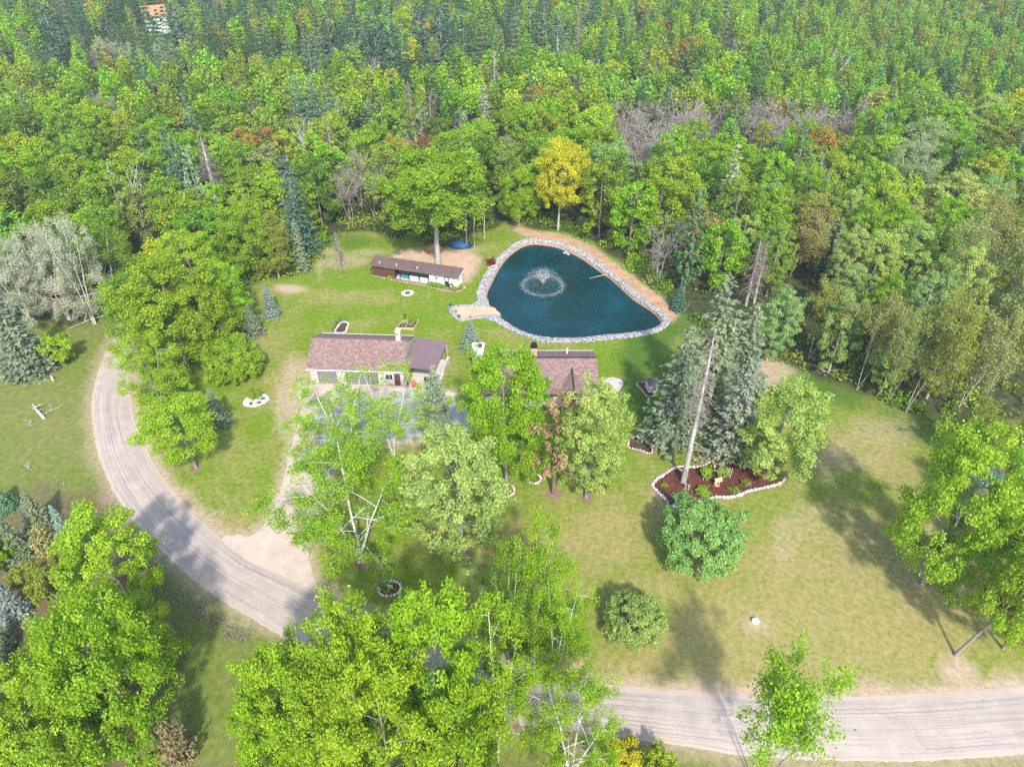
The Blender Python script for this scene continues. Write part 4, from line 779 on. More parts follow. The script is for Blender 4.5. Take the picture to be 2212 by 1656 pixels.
for kd, x, y, h, R, col, bk in rest:
    con = kd in ('pine', 'fir', 'larch'); br_ = kd in ('bare', 'narrow_dead', 'white_snag', 'sparse'); L = LOW['con' if con else 'bare' if br_ else 'round']; X, N, ti, A = L[rf.integers(len(L))]
    a = rf.uniform(0, 6.28); c_, s_ = math.cos(a), math.sin(a); M = np.array([[c_, s_, 0], [-s_, c_, 0], [0, 0, 1]]); Q = (X @ M) * (R, R, h); keep = Q[:, 2] > .1 * h; Q = Q[keep]; Nn = (N @ M)[keep]; An = (A @ M)[keep] if A is not None else None
    sz = (.62 if not con else .85) * (R / 3.6) ** .5; asp = .7
    if br_: sz, asp = 1.5, .05
    if con: asp = .42
    V_, _ = leaf_quads(Q + (x, y, 0), Nn, sz * rf.uniform(.7, 1.3, len(Q)), rf, asp, An); VV.append(V_); TI.append(ti[keep]); k = np.array(np.array(C[col]) * FGAIN if not br_ else (BK['twig'] if kd != 'white_snag' else BK['pale'])) * rf.uniform(.84, 1.16, 3); CO.append(np.tile((*k, 1), (len(Q), 1)))
    if rf.random() > (.22 if not br_ else .8): continue
    tr = TB(); tr.tube(np.array([[x, y, 0], [x + rf.normal(0, .3), y, h * .55], [x + rf.normal(0, .4), y, h * .93]]), np.array([.17, .12, .03]), 4); v_, f_ = tr.get(); SV.append(v_); SF.append(f_ + so); so += len(v_); SC.append(np.tile((*BK[bk], 1), (len(f_), 1)))
lv = np.concatenate(VV); sv = np.concatenate(SV); lf = np.arange(len(lv)).reshape(-1, 4)
fm = np_mesh('distant_forest', np.concatenate([lv, sv]), np.concatenate([lf, np.concatenate(SF) + len(lv)]), M_FAR, np.r_[np.concatenate(TI), np.full(sum(len(f) for f in SF), .5)], np.concatenate(CO + SC))
tag(link('distant_forest', fm), 'far mixed forest of small green crowns filling the top of the photo', 'forest', kind='stuff')
# undergrowth under the edge of the woods
r6 = np.random.default_rng(31); n = 26000; ed = smooth_poly(np.array(GP([p for p in MOWN_EDGE if 180 <= p[0] <= 2260])), 1.0, False)
k = r6.integers(0, len(ed), n); X = ed[k] + np.c_[r6.normal(0, 1.4, n), r6.gamma(2.0, 2.6, n) - .2]; zz = r6.gamma(2., .28, n)
uu, vv_ = CX + X[:, 0] / (X[:, 1] * math.cos(PITCH) + H * math.sin(PITCH)) * FD, None
okk = vnoise(X[:, 0], X[:, 1], 2.6, 77) > .42; okk &= ~inside(X[:, 0], X[:, 1], road_poly); okk &= ~inside(X[:, 0], X[:, 1], TRACK)
X = X[okk]; zz = zz[okk]; n = len(X); V_, F_ = leaf_quads(np.c_[X, zz + .05], r6.normal(size=(n, 3)) + (0, 0, .6), r6.uniform(.3, .6, n), r6, .7)
pal = np.array([C['bright'], C['mid'], C['deep'], C['olive'], C['lime']]); cc = FGAIN * pal[(vnoise(X[:, 0], X[:, 1], 3.5, 5) * 5).astype(int).clip(0, 4)]
tag(link('undergrowth', np_mesh('undergrowth', V_, F_, M_FAR, np.clip(r6.normal(.5, .25, n), 0, 1), np.c_[cc, np.ones(n)])), 'low green brush along the foot of the woods', 'undergrowth', kind='stuff')
# ------------------------------------------------------------------ materials of the built things
def zt(ou, ov, sc):      # plan sketched on an enlarged tile
    return lambda x, y: ((ou + x / sc) / 1.1578, (ov + y / sc) / 1.1578)
def shingle_mat(name, a, b, c):
    m = NM(name); P = m.coord(); br = m.n('TexBrick', Scale=1.0); br.inputs['Brick Width'].default_value = .34; br.inputs['Row Height'].default_value = .16; br.inputs['Mortar Size'].default_value = .012
    br.inputs['Color1'].default_value = (0, 0, 0, 1); br.inputs['Color2'].default_value = (1, 1, 1, 1); br.inputs['Mortar'].default_value = (.25, .25, .25, 1); br.offset = .5; m.l(P, br.inputs['Vector'])
    f = m.math('ADD', m.math('MULTIPLY', br.outputs['Color'], .55), m.math('MULTIPLY', m.noise(2.2, 5, .75, P), .55)); m.base(m.ramp(f, [(.15, a), (.5, b), (.85, c)])).bump(br.outputs['Fac'], .4, .02); return m.m
M_SHINGLE = shingle_mat('brown_shingle', (.135, .085, .075), (.215, .142, .128), (.31, .215, .19))
def stone_mat(name, cols, scale=2.6, mortar=(.62, .58, .52)):
    m = NM(name); P = m.coord(); v = m.n('TexVoronoi', Scale=scale); v.feature = 'F1'; m.l(P, v.inputs['Vector']); e = m.n('TexVoronoi', Scale=scale); e.feature = 'DISTANCE_TO_EDGE'; m.l(P, e.inputs['Vector'])
    sp = m.n('SeparateColor'); m.l(v.outputs['Color'], sp.inputs[0]); c = m.ramp(sp.outputs[0], [(i / (len(cols) - 1), k) for i, k in enumerate(cols)]); c = m.mix(m.math('LESS_THAN', e.outputs['Distance'], .045), c, mortar)
    c = m.mix(1.0, c, m.ramp(m.noise(9, 4), [(.3, (.8, .8, .8)), (.7, (1.15, 1.15, 1.15))]), 'MULTIPLY'); m.base(c).bump(e.outputs['Distance'], .6, .05); return m.m
M_WALLSTONE = stone_mat('fieldstone', [(.30, .25, .20), (.50, .45, .39), (.62, .58, .53), (.36, .33, .31), (.55, .47, .38)])
M_GREYSTONE = stone_mat('grey_stone', [(.30, .30, .31), (.45, .44, .44), (.55, .54, .52), (.36, .35, .35)], 3.2, (.5, .49, .48))
M_BRICK = stone_mat('chimney_brick', [(.38, .20, .14), (.50, .28, .20), (.42, .24, .17)], 5, (.55, .46, .40))
M_WHITE = flat('white_paint', (.80, .79, .76), .6, .06); M_TRIM = flat('pale_trim', (.70, .67, .62), .6, .08); M_BROWN = flat('brown_siding', (.105, .048, .036), .7, .2, 6)
M_DARK = flat('dark_metal', (.035, .033, .035), .5, .2); M_BLACK = flat('black_paint', (.018, .018, .02), .5, .2); M_DOORGREY = flat('door_grey', (.20, .205, .19), .6, .08)
M_GLASS = NM('window_glass'); M_GLASS.base((.02, .03, .035)).rough(.06); M_GLASS.b.inputs['Specular IOR Level'].default_value = .6; M_GLASS = M_GLASS.m
M_WOOD = flat('pine_boards', (.50, .36, .25), .8, .2, 4); M_OLDWOOD = flat('weathered_wood', (.36, .31, .26), .9, .25, 5); M_CONC = flat('concrete', (.52, .48, .43), .9, .1, 2)
def metal_roof():
    m = NM('ribbed_metal'); m.base(m.ramp(m.noise(.8, 3), [(.3, (.155, .105, .115)), (.7, (.185, .128, .138))])).rough(.5); m.b.inputs['Metallic'].default_value = 0; return m.m
M_METAL = metal_roof(); M_COOPROOF = shingle_mat('coop_roofing', (.085, .06, .053), (.135, .095, .088), (.18, .13, .12))
def mulch_mat(name, a, b, c):
    m = NM(name); f = m.noise(14, 5, .8); g = m.noise(1.5, 3); m.base(m.ramp(m.math('ADD', m.math('MULTIPLY', f, .75), m.math('MULTIPLY', g, .25)), [(.36, a), (.5, b), (.62, c)])).bump(f, 1.0, .06); return m.m
M_MULCH = mulch_mat('red_mulch', (.035, .010, .008), (.105, .034, .026), (.21, .085, .065)); M_SOIL = mulch_mat('dark_soil', (.03, .02, .014), (.075, .05, .036), (.14, .10, .075))
M_RIM = mulch_mat('dirt_rim', (.17, .095, .062), (.28, .17, .115), (.36, .24, .17)); M_BROWNMULCH = mulch_mat('brown_mulch', (.13, .075, .055), (.24, .15, .11), (.34, .24, .18))
def P3(p, z=0): return (p[0], p[1], z)
def part_box(name, c, d, mat, parent, bevel=0.0, **k): return MB().box(c, d, **k).build(name, mat, parent, bevel)
def quad_roof(ys, zs, x0, x1, t): # strips of a roof along x
    mb = MB()
    for i in range(len(ys) - 1): mb.slab([(x0, ys[i], zs[i]), (x1, ys[i], zs[i]), (x1, ys[i + 1], zs[i + 1]), (x0, ys[i + 1], zs[i + 1])], t)
    return mb
def window(parent, c, w_, h_, ax='x', name='window', fr=M_TRIM, mull=1):
    f = MB(); x, y, z = c
    bx = (lambda cx, cz, sx, sz, o=0, t=.08: f.box((cx, y + o, cz), (sx, t, sz))) if ax == 'x' else (lambda cx, cz, sx, sz, o=0, t=.08: f.box((x + o, cx, cz), (t, sx, sz)))
    a = x if ax == 'x' else y
    bx(a - w_ / 2, z, .08, h_ + .08); bx(a + w_ / 2, z, .08, h_ + .08); bx(a, z + h_ / 2, w_ - .08, .08); bx(a, z - h_ / 2, w_ - .08, .08)
    for i in range(mull): bx(a - w_ / 2 + w_ * (i + 1) / (mull + 1), z, .05, h_ - .08)
    o = f.build(name, fr, parent); g = MB(); g.box(c, (w_ - .08, .03, h_ - .08) if ax == 'x' else (.03, w_ - .08, h_ - .08)); g.build('pane', M_GLASS, o); return o
# ---------------------------------------------------------------- garage with stone walls
A3 = rad(-3.0); e1 = (math.cos(A3), math.sin(A3)); e2 = (-math.sin(A3), math.cos(A3)); gx0 = -30.5 + .35 * e1[0] + .4 * e2[0]; gy0 = 84.6 + .35 * e1[1] + .4 * e2[1]
ga = thing('garage', 'stone-walled garage with a long brown shingle roof and two grey doors', 'garage', (gx0, gy0, 0), A3); W_, D_ = 14.1, 8.5
mb = MB(); poly = [(0, 0), (0, 2.75), (4.35, 4.95), (8.5, 2.85), (8.5, 0)]
for x0, x1 in ((0, .3), (W_ - .3, W_)):
    n = len(poly); mb.add([(x0, y, z) for y, z in poly] + [(x1, y, z) for y, z in poly], [tuple(range(n)), tuple(range(2 * n - 1, n - 1, -1))] + [(i, (i + 1) % n, n + (i + 1) % n, n + i) for i in range(n)])
mb.box((W_ / 2, .15, 1.37), (W_ - .6, .3, 2.74)); mb.box((W_ / 2, D_ - .15, 1.4), (W_ - .6, .3, 2.8)); mb.build('wall', M_WALLSTONE, ga)
rf_ = quad_roof([-.45, 4.35, 9.0], [2.78, 5.25, 2.9], -.35, W_ + .15, .14).build('roof', M_SHINGLE, ga)
mb = MB(); mb.box((W_ / 2 - .1, 4.35, 5.25), (W_ + .5, .32, .07)); mb.build('ridge_cap', flat('ridge_shingle', (.15, .10, .09), .9), rf_)
mb = MB(); mb.box((12.9, 4.5, 5.6), (.75, .75, 2.4)); mb.box((12.9, 4.5, 6.85), (.9, .9, .1)); ch = mb.build('chimney', M_WALLSTONE, rf_)
mb = MB(); mb.box((W_ / 2 - .1, -.50, 2.70), (W_ + .5, .09, .16)); mb.build('gutter', M_TRIM, ga); mb = MB(); mb.box((W_ / 2 - .1, 9.05, 2.83), (W_ + .5, .09, .16)); mb.build('fascia', M_WHITE, ga)
for x0, x1 in ((1.1, 4.1), (5.3, 10.3)):
    d = part_box('garage_door', ((x0 + x1) / 2, -.02, 1.12), (x1 - x0, .08, 2.2), M_DOORGREY, ga); mb = MB()
    for k in range(1, 4): mb.box(((x0 + x1) / 2, -.07, k * .55), (x1 - x0 - .1, .03, .03))
    mb.build('panel_seam', M_DARK, d); mb = MB(); mb.box((x0 - .08, -.03, 1.15), (.14, .1, 2.3)); mb.box((x1 + .08, -.03, 1.15), (.14, .1, 2.3)); mb.box(((x0 + x1) / 2, -.03, 2.29), (x1 - x0 + .02, .1, .12)); mb.build('door_frame', M_TRIM, d)
window(ga, (11.9, -.03, 1.5), 1.1, 1.0, name='window'); part_box('side_door', (13.1, -.03, 1.02), (.85, .08, 2.02), M_BROWN, ga)
# ---------------------------------------------------------------- open patio roof beside the garage
BL, TL, TR, BR = (-15.55, 84.7, 3.0), (-14.97, 91.6, 3.75), (-9.95, 90.3, 3.7), (-11.3, 84.0, 3.0)
pa = thing('patio_shelter', 'open-sided patio shelter with a ribbed purple-brown metal roof beside the garage', 'shelter', (-13, 87.5, 0)); off = Vector((-13, 87.5, 0)); L = lambda p, dz=0: Vector(p) - off + Vector((0, 0, dz))
mb = MB(); mb.slab([L(BL), L(BR), L(TR), L(TL)], .07); rr_ = mb.build('roof', M_METAL, pa); mb = MB()
for k in range(1, 16):
    t = k / 16; a = L(BL).lerp(L(TL), t); b = L(BR).lerp(L(TR), t); mb.tube([a, b], .03, 4)
mb.build('rib', flat('rib_metal', (.20, .14, .15), .5, .1), rr_)
for p in (BR, TR, BL): q = L(p); part_box('post', (q.x * .96, q.y * .96, (p[2] - .1) / 2), (.16, .16, p[2] - .12), M_OLDWOOD, pa)
mb = MB(); q0, q1 = L(BR), L(TR); mid_ = q0.lerp(q1, .72); an = math.atan2((q1 - q0).y, (q1 - q0).x); mb.box((mid_.x + .1, mid_.y, .55), ((q1 - q0).length * .5, .35, 1.1), rz=an); mb.build('stone_half_wall', M_WALLSTONE, pa)
mb = MB(); mb.slab([Vector((x, y, .05)) - Vector((off.x, off.y, 0)) for x, y in ((-15.5, 82.2), (-11.3, 81.6), (-9.9, 90.6), (-14.9, 91.6))], .046); mb.build('patio_floor', M_CONC, pa)
def chair(x, y, rz, label, mat):
    c = thing('patio_chair', label, 'chair', (x, y, .05), rz)
    MB().box((0, 0, .40), (.6, .6, .06)).build('seat', mat, c); MB().box((0, .3, .78), (.6, .07, .75), tilt=('X', -.2)).build('backrest', mat, c)
    for sx_ in (-.27, .27):
        for sy_ in (-.25, .25): MB().box((sx_, sy_, .185), (.07, .07, .36)).build('leg', mat, c)
        MB().box((sx_ * 1.15, 0, .62), (.1, .6, .04)).build('armrest', mat, c)
chair(-14.5, 83.6, .5, 'orange-brown wooden armchair at the front of the patio shelter', flat('orange_wood', (.40, .15, .05), .6))
g = thing('barbecue_grill', 'black barbecue grill in the shade of the patio shelter', 'grill', (-12.6, 84.6, .05)); MB().box((0, 0, .8), (1.0, .5, .25)).build('firebox', M_BLACK, g, .03); MB().lathe([(.26, -.5), (.26, .5)], 12).build('lid', M_BLACK, g)
g.children[-1].rotation_euler = (0, rad(90), 0); g.children[-1].location = (0, 0, .95)
for sx_ in (-.42, .42):
    for sy_ in (-.2, .2): MB().box((sx_, sy_, .34), (.05, .05, .67)).build('leg', M_BLACK, g)
# ---------------------------------------------------------------- the house
ho = thing('house', 'brown-roofed house between the pond and the front trees', 'house', (-4.2, 79.0, 0)); HW = 16.6; D_ = 10.0
mb = MB(); poly = [(0.3, 0), (0.3, 2.6), (5.7, 4.5), (9.9, 2.7), (9.9, 0)]
for x0, x1 in ((.3, .55), (HW - .55, HW - .3)):
    n = len(poly); mb.add([(x0, y, z) for y, z in poly] + [(x1, y, z) for y, z in poly], [tuple(range(n)), tuple(range(2 * n - 1, n - 1, -1))] + [(i, (i + 1) % n, n + (i + 1) % n, n + i) for i in range(n)])
mb.box((HW / 2, .42, 1.3), (HW - 1.1, .25, 2.6)); mb.box((HW / 2, 9.78, 1.3), (HW - 1.1, .25, 2.6)); mb.build('wall', M_WALLSTONE, ho)
rf_ = quad_roof([-.3, 5.7, 10.3], [2.65, 4.8, 2.8], 0, HW, .14).build('roof', M_SHINGLE, ho)
mb = MB(); mb.box((HW / 2, 5.7, 4.80), (HW, .28, .07)); mb.build('ridge_cap', M_DARK, rf_); mb = MB(); mb.box((HW / 2, 10.35, 2.73), (HW, .08, .16)); mb.build('fascia', M_WHITE, ho); mb = MB(); mb.box((HW / 2, -.36, 2.57), (HW, .08, .16)); mb.build('gutter', M_BROWN, ho)
mb = MB(); mb.box((7.4, 6.6, 5.0), (.9, .8, 2.2)); ch = mb.build('chimney', M_BRICK, rf_); mb = MB(); mb.box((7.4, 6.6, 6.14), (1.05, .95, .08)); mb.lathe([(.30, 6.18), (.30, 6.5), (.45, 6.52), (.40, 6.7), (.1, 6.74)], 10, (7.4, 6.6, 0)); mb.build('chimney_cap', M_BLACK, ch)
MB().lathe([(.09, 3.6), (.09, 4.55), (.14, 4.56), (.14, 4.66)], 10, (12.4, 8.1, 0)).build('vent_pipe', M_WHITE, rf_)
mb = MB(); cx_ = 12.85
mb.slab([(cx_ - 1.7, -1.5, 3.0), (cx_, -1.5, 4.15), (cx_, 3.9, 4.15), (cx_ - 1.7, .72, 3.0)], .1); mb.slab([(cx_, -1.5, 4.15), (cx_ + 1.7, -1.5, 3.0), (cx_ + 1.7, .72, 3.0), (cx_, 3.9, 4.15)], .1); pg_ = mb.build('porch_gable', M_SHINGLE, ho)
mb = MB(); mb.box((cx_, 1.2, 4.17), (.22, 5.4, .06)); mb.build('ridge_cap', M_DARK, pg_)  # dark colour of this cap paints in the shadow along the porch ridge
mb = MB(); mb.tube([(cx_ - 1.7, -1.55, 2.95), (cx_, -1.55, 4.1)], .09, 4); mb.tube([(cx_, -1.55, 4.1), (cx_ + 1.7, -1.55, 2.95)], .09, 4); mb.box((cx_, -1.5, 2.9), (3.3, .12, .16)); mb.build('timber_frame', M_WOOD, pg_)
for s in (-1.5, 1.5): part_box('porch_post', (cx_ + s, -1.45, 1.4), (.18, .18, 2.8), M_WOOD, ho)
for x_ in (3.2, 6.6, 9.4): window(ho, (x_, .26, 1.5), 1.3, 1.2)
part_box('front_door', (cx_, .26, 1.05), (1.0, .08, 2.1), M_BROWN, ho)
sheet('stone_patio', smooth_poly(GP([(1300, 822), (1325, 815), (1345, 824), (1338, 842), (1315, 848), (1298, 840)]), .4, jit=.06), .012, M_GREYSTONE)
# ---------------------------------------------------------------- small white-roofed stone furnace house
fx, fy = -5.3, 90.2
fo = thing('furnace_house', 'small stone hut with a flat white roof and brown vent box, beside a spruce', 'hut', (fx, fy, 0), rad(-2)); part_box('wall', (0, 0, 1.15), (1.5, 3.0, 2.3), M_GREYSTONE, fo); r_ = part_box('roof', (0, 0, 2.38), (1.95, 3.6, .16), M_WHITE, fo, .02); mb = MB(); mb.box((.3, .55, 2.66), (.6, .5, .4)); mb.box((.3, .55, 2.89), (.75, .65, .06)); mb.build('vent_box', M_BROWN, r_)
# ---------------------------------------------------------------- long coop
AC = math.atan2(-4.85, 16.3); co = thing('chicken_coop', 'long low coop, brown at one end and white at the other, with a screened middle', 'coop', (-26.1, 118.0, 0), AC); CW = 17.0
def CB(name, c, d, mat, bev=0): return part_box(name, c, d, mat, co, bev)
CB('brown_end', (2.35, 1.25, 1.13), (4.5, 2.5, 2.26), M_BROWN); CB('white_room', (14.2, 1.25, 1.13), (5.5, 2.5, 2.26), M_WHITE); CB('back_wall', (8.03, 2.42, 1.2), (6.85, .14, 2.4), M_TRIM); CB('porch_floor', (8.03, 1.15, .06), (6.85, 2.3, .12), M_CONC)
mb = MB(); mb.slab([(-.35, -.45, 2.34), (CW + .35, -.45, 2.34), (CW + .35, 2.75, 2.74), (-.35, 2.75, 2.74)], .14); r_ = mb.build('roof', M_COOPROOF, co); mb = MB(); mb.box((CW + .36, 1.15, 2.44), (.05, 3.2, .2), tilt=('X', .12)); mb.build('fascia', M_WHITE, co)
mb = MB(); mb.add([(CW - .05, .05, 2.26), (CW - .05, 2.45, 2.26), (CW - .05, 2.45, 2.52)], [(0, 1, 2)]); mb.build('gable_infill', M_WHITE, co)
for x_ in (1.5, 4.9, 9.0): MB().lathe([(.07, 0), (.07, .32), (.11, .33), (.11, .40)], 8, (x_, .5, 2.42)).build('roof_vent', M_WHITE, r_)
for x_ in (4.75, 5.6, 7.4, 9.4, 11.3): CB('post', (x_, .06, 1.12), (.13, .13, 2.2), M_BLACK)
for x0, x1 in ((7.5, 9.3), (9.5, 11.2)):
    CB('low_panel', ((x0 + x1) / 2, .08, .55), (x1 - x0 - .1, .06, .95), M_WHITE); window(co, ((x0 + x1) / 2, .08, 1.6), x1 - x0 - .12, .95, name='screen', fr=M_BLACK)
window(co, (6.5, .08, 1.65), 1.6, .9, name='screen', fr=M_BLACK)
tag(part_box('water_trough', (0, 0, .4), (1.5, .9, .7), flat('teal_plastic', (.05, .22, .24), .4), None, .05), 'teal trough standing inside the screened porch of the coop', 'trough'); tro = bpy.data.objects['water_trough']; ex = Vector((math.cos(AC), math.sin(AC), 0)); ey = Vector((-math.sin(AC), math.cos(AC), 0)); cp = lambda x, y, z=0: Vector((-26.1, 118.0, z)) + ex * x + ey * y
tro.location = cp(6.5, .75, .12); tro.rotation_euler = (0, 0, AC)
dr_ = CB('door', (14.85, -.04, 1.0), (.85, .07, 1.95), M_DARK); mb = MB()
for i in range(2):
    for j in range(3): mb.box((14.70 + .3 * i, -.085, 1.3 + .24 * j - .05), (.22, .03, .19))
mb.build('door_pane', M_WHITE, dr_); mb = MB(); pts = []
for k in range(10): a = math.pi / 2 + k * math.pi / 5; r = .36 if k % 2 == 0 else .14; pts.append((r * math.cos(a), r * math.sin(a)))
mb.add([(x, -.03, z) for x, z in pts] + [(x, .03, z) for x, z in pts] + [(0, -.09, 0)], [(i, (i + 1) % 10, 20) for i in range(10)] + [(i, 10 + i, 10 + (i + 1) % 10, (i + 1) % 10) for i in range(10)])
st = tag(mb.build('barn_star', M_BROWN), 'dark five-pointed metal star hung on the white coop wall', 'wall ornament'); st.location = cp(12.9, -.06, 1.45); st.rotation_euler = (0, 0, AC)
def ring(mb, R, r, n=20, k=6): mb.tube([(R * math.cos(2 * math.pi * i / n), 0, R * math.sin(2 * math.pi * i / n)) for i in range(n + 1)], r, k); return mb
tw = tag(ring(MB(), .36, .11).build('old_tyre', M_BLACK), 'black tyre leaning on the white coop wall right of the door', 'tyre'); tw.location = cp(15.8, -.32, .48); tw.rotation_euler = (-.25, 0, AC)
wo = tag(ring(MB(), .16, .03).build('wall_wreath', M_DARK), 'small dark ring hung high on the white coop wall', 'wall ornament'); wo.location = cp(16.2, -.05, 1.6); wo.rotation_euler = (0, 0, AC)
# ---------------------------------------------------------------- far buildings glimpsed through the trees
hx, hy = far_house
fh = thing('far_house', 'white house with a brown gable roof, far off among the trees', 'house', (hx, hy, 0), .5); part_box('wall', (0, 0, 3.6), (8.5, 7, 7.2), M_WHITE, fh); mb = MB(); mb.slab([(-4.7, -4.2, 6.9), (4.7, -4.2, 6.9), (4.7, 0, 10.2), (-4.7, 0, 10.2)], .2); mb.slab([(-4.7, 0, 10.2), (4.7, 0, 10.2), (4.7, 4.2, 6.9), (-4.7, 4.2, 6.9)], .2); mb.build('roof', flat('roof_brown', (.36, .19, .11), .8), fh)
mb = MB()
for s in (-4.23, 4.23): mb.add([(s, -3.5, 7.2), (s, 3.5, 7.2), (s, 0, 9.95)], [(0, 1, 2)])
mb.build('gable', M_WHITE, fh); window(fh, (-1.8, -3.53, 5.2), 1.2, 1.4); window(fh, (1.8, -3.53, 5.2), 1.2, 1.4)
bx, by = G(2112, 1050); bs = thing('blue_shed', 'blue metal-roofed shed half hidden behind the big right oak', 'shed', (bx, by, 0), .25); part_box('wall', (0, 0, 1.0), (3.6, 2.8, 2.0), M_OLDWOOD, bs); mb = MB(); mb.slab([(-2, -1.7, 2.0), (2, -1.7, 2.0), (2, 1.7, 2.6), (-2, 1.7, 2.6)], .06); r_ = mb.build('roof', flat('blue_metal', (.10, .20, .34), .4), bs); mb = MB()
for k in range(9): x_ = -1.8 + k * .45; mb.tube([(x_, -1.7, 2.02), (x_, 1.7, 2.62)], .04, 4)
mb.build('rib', flat('blue_rib', (.30, .42, .55), .4), r_)
bx, by = G(2112, 552); ps = thing('trailer', 'pale grey trailer showing through the thin trees on the right', 'trailer', (bx, by, 0), .9); part_box('body', (0, 0, 1.5), (5, 2.3, 2.1), flat('pale_grey', (.55, .58, .60), .5), ps, .12); window(ps, (0, -1.17, 1.8), 1.4, .7)
for s in (-.9, .9): MB().lathe([(.34, -.12), (.34, .12)], 14).build('wheel', M_BLACK, ps); ps.children[-1].rotation_euler = (rad(90), 0, 0); ps.children[-1].location = (s, -.95, .34)
# ---------------------------------------------------------------- rocks that edge the beds
STONES = []
for i in range(5):
    V_, F_ = rock_proto(200 + i, 2, .13, .75); me = np_mesh('stone', V_, F_, M_STONE, smooth=True); STONES.append(me)
def edge_stones(pts, label, group, step=.42, s=.19, cols=((.72, .69, .64), (.62, .58, .54), (.78, .76, .72), (.66, .55, .48)), closed=True, z=.06):
    P = smooth_poly(np.array(pts), .05, closed); d = np.r_[0, np.cumsum(np.hypot(*np.diff(P, axis=0).T))]; n = max(3, int(d[-1] / step))
    for k in range(n):
        t = d[-1] * k / n + U(-.06, .06); x, y = np.interp(t, d, P[:, 0]), np.interp(t, d, P[:, 1]); o = link('edging_stone', rnd.choice(STONES), None, [q * U(.85, 1.1) for q in rnd.choice(cols)]); q = s * U(.75, 1.2); o.location = (x, y, z); o.scale = (q * U(.9, 1.3), q, q); o.rotation_euler = (0, 0, U(0, 6)); tag(o, label, 'stone', group)
def outset(pts, d):
    P = np.array(pts); c = P.mean(0); return [tuple(p + (p - c) / np.linalg.norm(p - c) * d) for p in P]
def circle(cx, cy, rx, ry, n=16, wob=.06): return [(cx + rx * (1 + U(-wob, wob)) * math.cos(2 * math.pi * i / n), cy + ry * (1 + U(-wob, wob)) * math.sin(2 * math.pi * i / n)) for i in range(n)]
def bed(name, pts, label, mat, rim=.3, rimmat=M_RIM, z=.035):
    c = np.array(pts).mean(0); b = thing(name, label, 'flower bed', (c[0], c[1], 0)); loc = [(p[0] - c[0], p[1] - c[1]) for p in smooth_poly(np.array(pts), .25)]
    sheet('mulch', loc, z, mat, b, None)
    if rim: sheet('dirt_rim', smooth_poly(np.array(outset(loc[::3], rim)), .3, jit=.03), .014, rimmat, b, None)
    return b
T4 = zt(1600, 1100, 3.1725)
BIG = GP([T4(*p) for p in ((100, 360), (130, 315), (190, 275), (250, 235), (310, 212), (400, 215), (480, 210), (540, 185), (590, 150), (640, 120), (720, 128), (800, 150), (880, 170), (960, 190), (1040, 215), (1100, 255), (1140, 300), (1130, 330), (1080, 355), (1000, 375), (920, 392), (840, 412), (780, 440), (700, 455), (600, 452), (530, 470), (460, 495), (380, 515), (290, 528), (240, 510), (190, 460), (130, 400))])
bed('mulch_bed', BIG, 'large irregular red mulch bed edged with white stones around the dead spruce', M_MULCH, .45); edge_stones(BIG, 'white rounded stone in the border of the large red mulch bed', 'border stones of the large mulch bed', .45, .22)
def shrub(u, v, r, h, col, label, kind='garden_shrub', name='garden_shrub'): x, y = G(u, v); return place(kind, x, y, h, r, col, 'dark', label, 'shrub', name=name, z=.03)
for x, y, r, h, col, lb in ((520, 290, .78, 1.5, 'lime', 'tall round shrub beside the pale stake in the mulch bed'), (655, 292, .8, 1.4, 'pale', 'tall shrub with pale flowers at the back of the mulch bed'), (490, 425, .85, .9, 'lime', 'bright green cushion shrub at the front of the mulch bed'), (288, 475, .7, .7, 'sage', 'grey-green low shrub near the blue pot'), (750, 410, .6, .6, 'bright', 'spreading leafy plant right of the wishing well'), (838, 362, .62, .75, 'olive', 'olive round shrub in the right half of the mulch bed'), (1090, 302, .62, .8, 'mid', 'dark shrub at the right tip of the mulch bed'), (190, 368, .42, .4, 'bright', 'small fern at the left tip of the mulch bed')): shrub(*T4(x, y), r, h, col, lb)
# wishing well
wx, wy = G(*T4(605, 360)); we = thing('wishing_well', 'small wooden wishing well ornament in the mulch bed', 'wishing well', (wx, wy, .03), .3); MB().lathe([(.34, 0), (.38, .12), (.38, .3), (.40, .42), (.31, .42), (.29, .1)], 14).build('basin', M_WOOD, we)
for s in (-.3, .3): part_box('post', (s, 0, .7), (.06, .06, .72), M_WOOD, we)
mb = MB(); mb.slab([(-.5, -.38, .98), (.5, -.38, .98), (.5, 0, 1.32), (-.5, 0, 1.32)], .04); mb.slab([(-.5, 0, 1.32), (.5, 0, 1.32), (.5, .38, .98), (-.5, .38, .98)], .04); mb.build('roof', flat('straw_wood', (.48, .34, .20), .9), we)
for x, y, h, lb in ((357, 385, .85, 'taller cut log post beside the dead spruce foot'), (382, 390, .7, 'shorter cut log post beside the dead spruce foot')):
    lx, ly = G(*T4(x, y)); o = tag(MB().lathe([(.17, 0), (.15, .1), (.145, h - .05), (.13, h)], 10).build('log_post', M_OLDWOOD), lb, 'log'); o.location = (lx, ly, .02)
for (xa, ya), lean_, h, lb in (((498, 316), .18, 1.5, 'thin pale stake leaning by the round shrub'), ((712, 302), .02, 1.7, 'right one of two upright pale stakes below the grey-green spruce'), ((700, 290), -.03, 1.6, 'left one of two upright pale stakes below the grey-green spruce')):
    lx, ly = G(*T4(xa, ya)); o = tag(MB().tube([(0, 0, 0), (lean_ * h, 0, h)], .035, 6).build('wooden_stake', M_TRIM), lb, 'stake'); o.location = (lx, ly, .02)
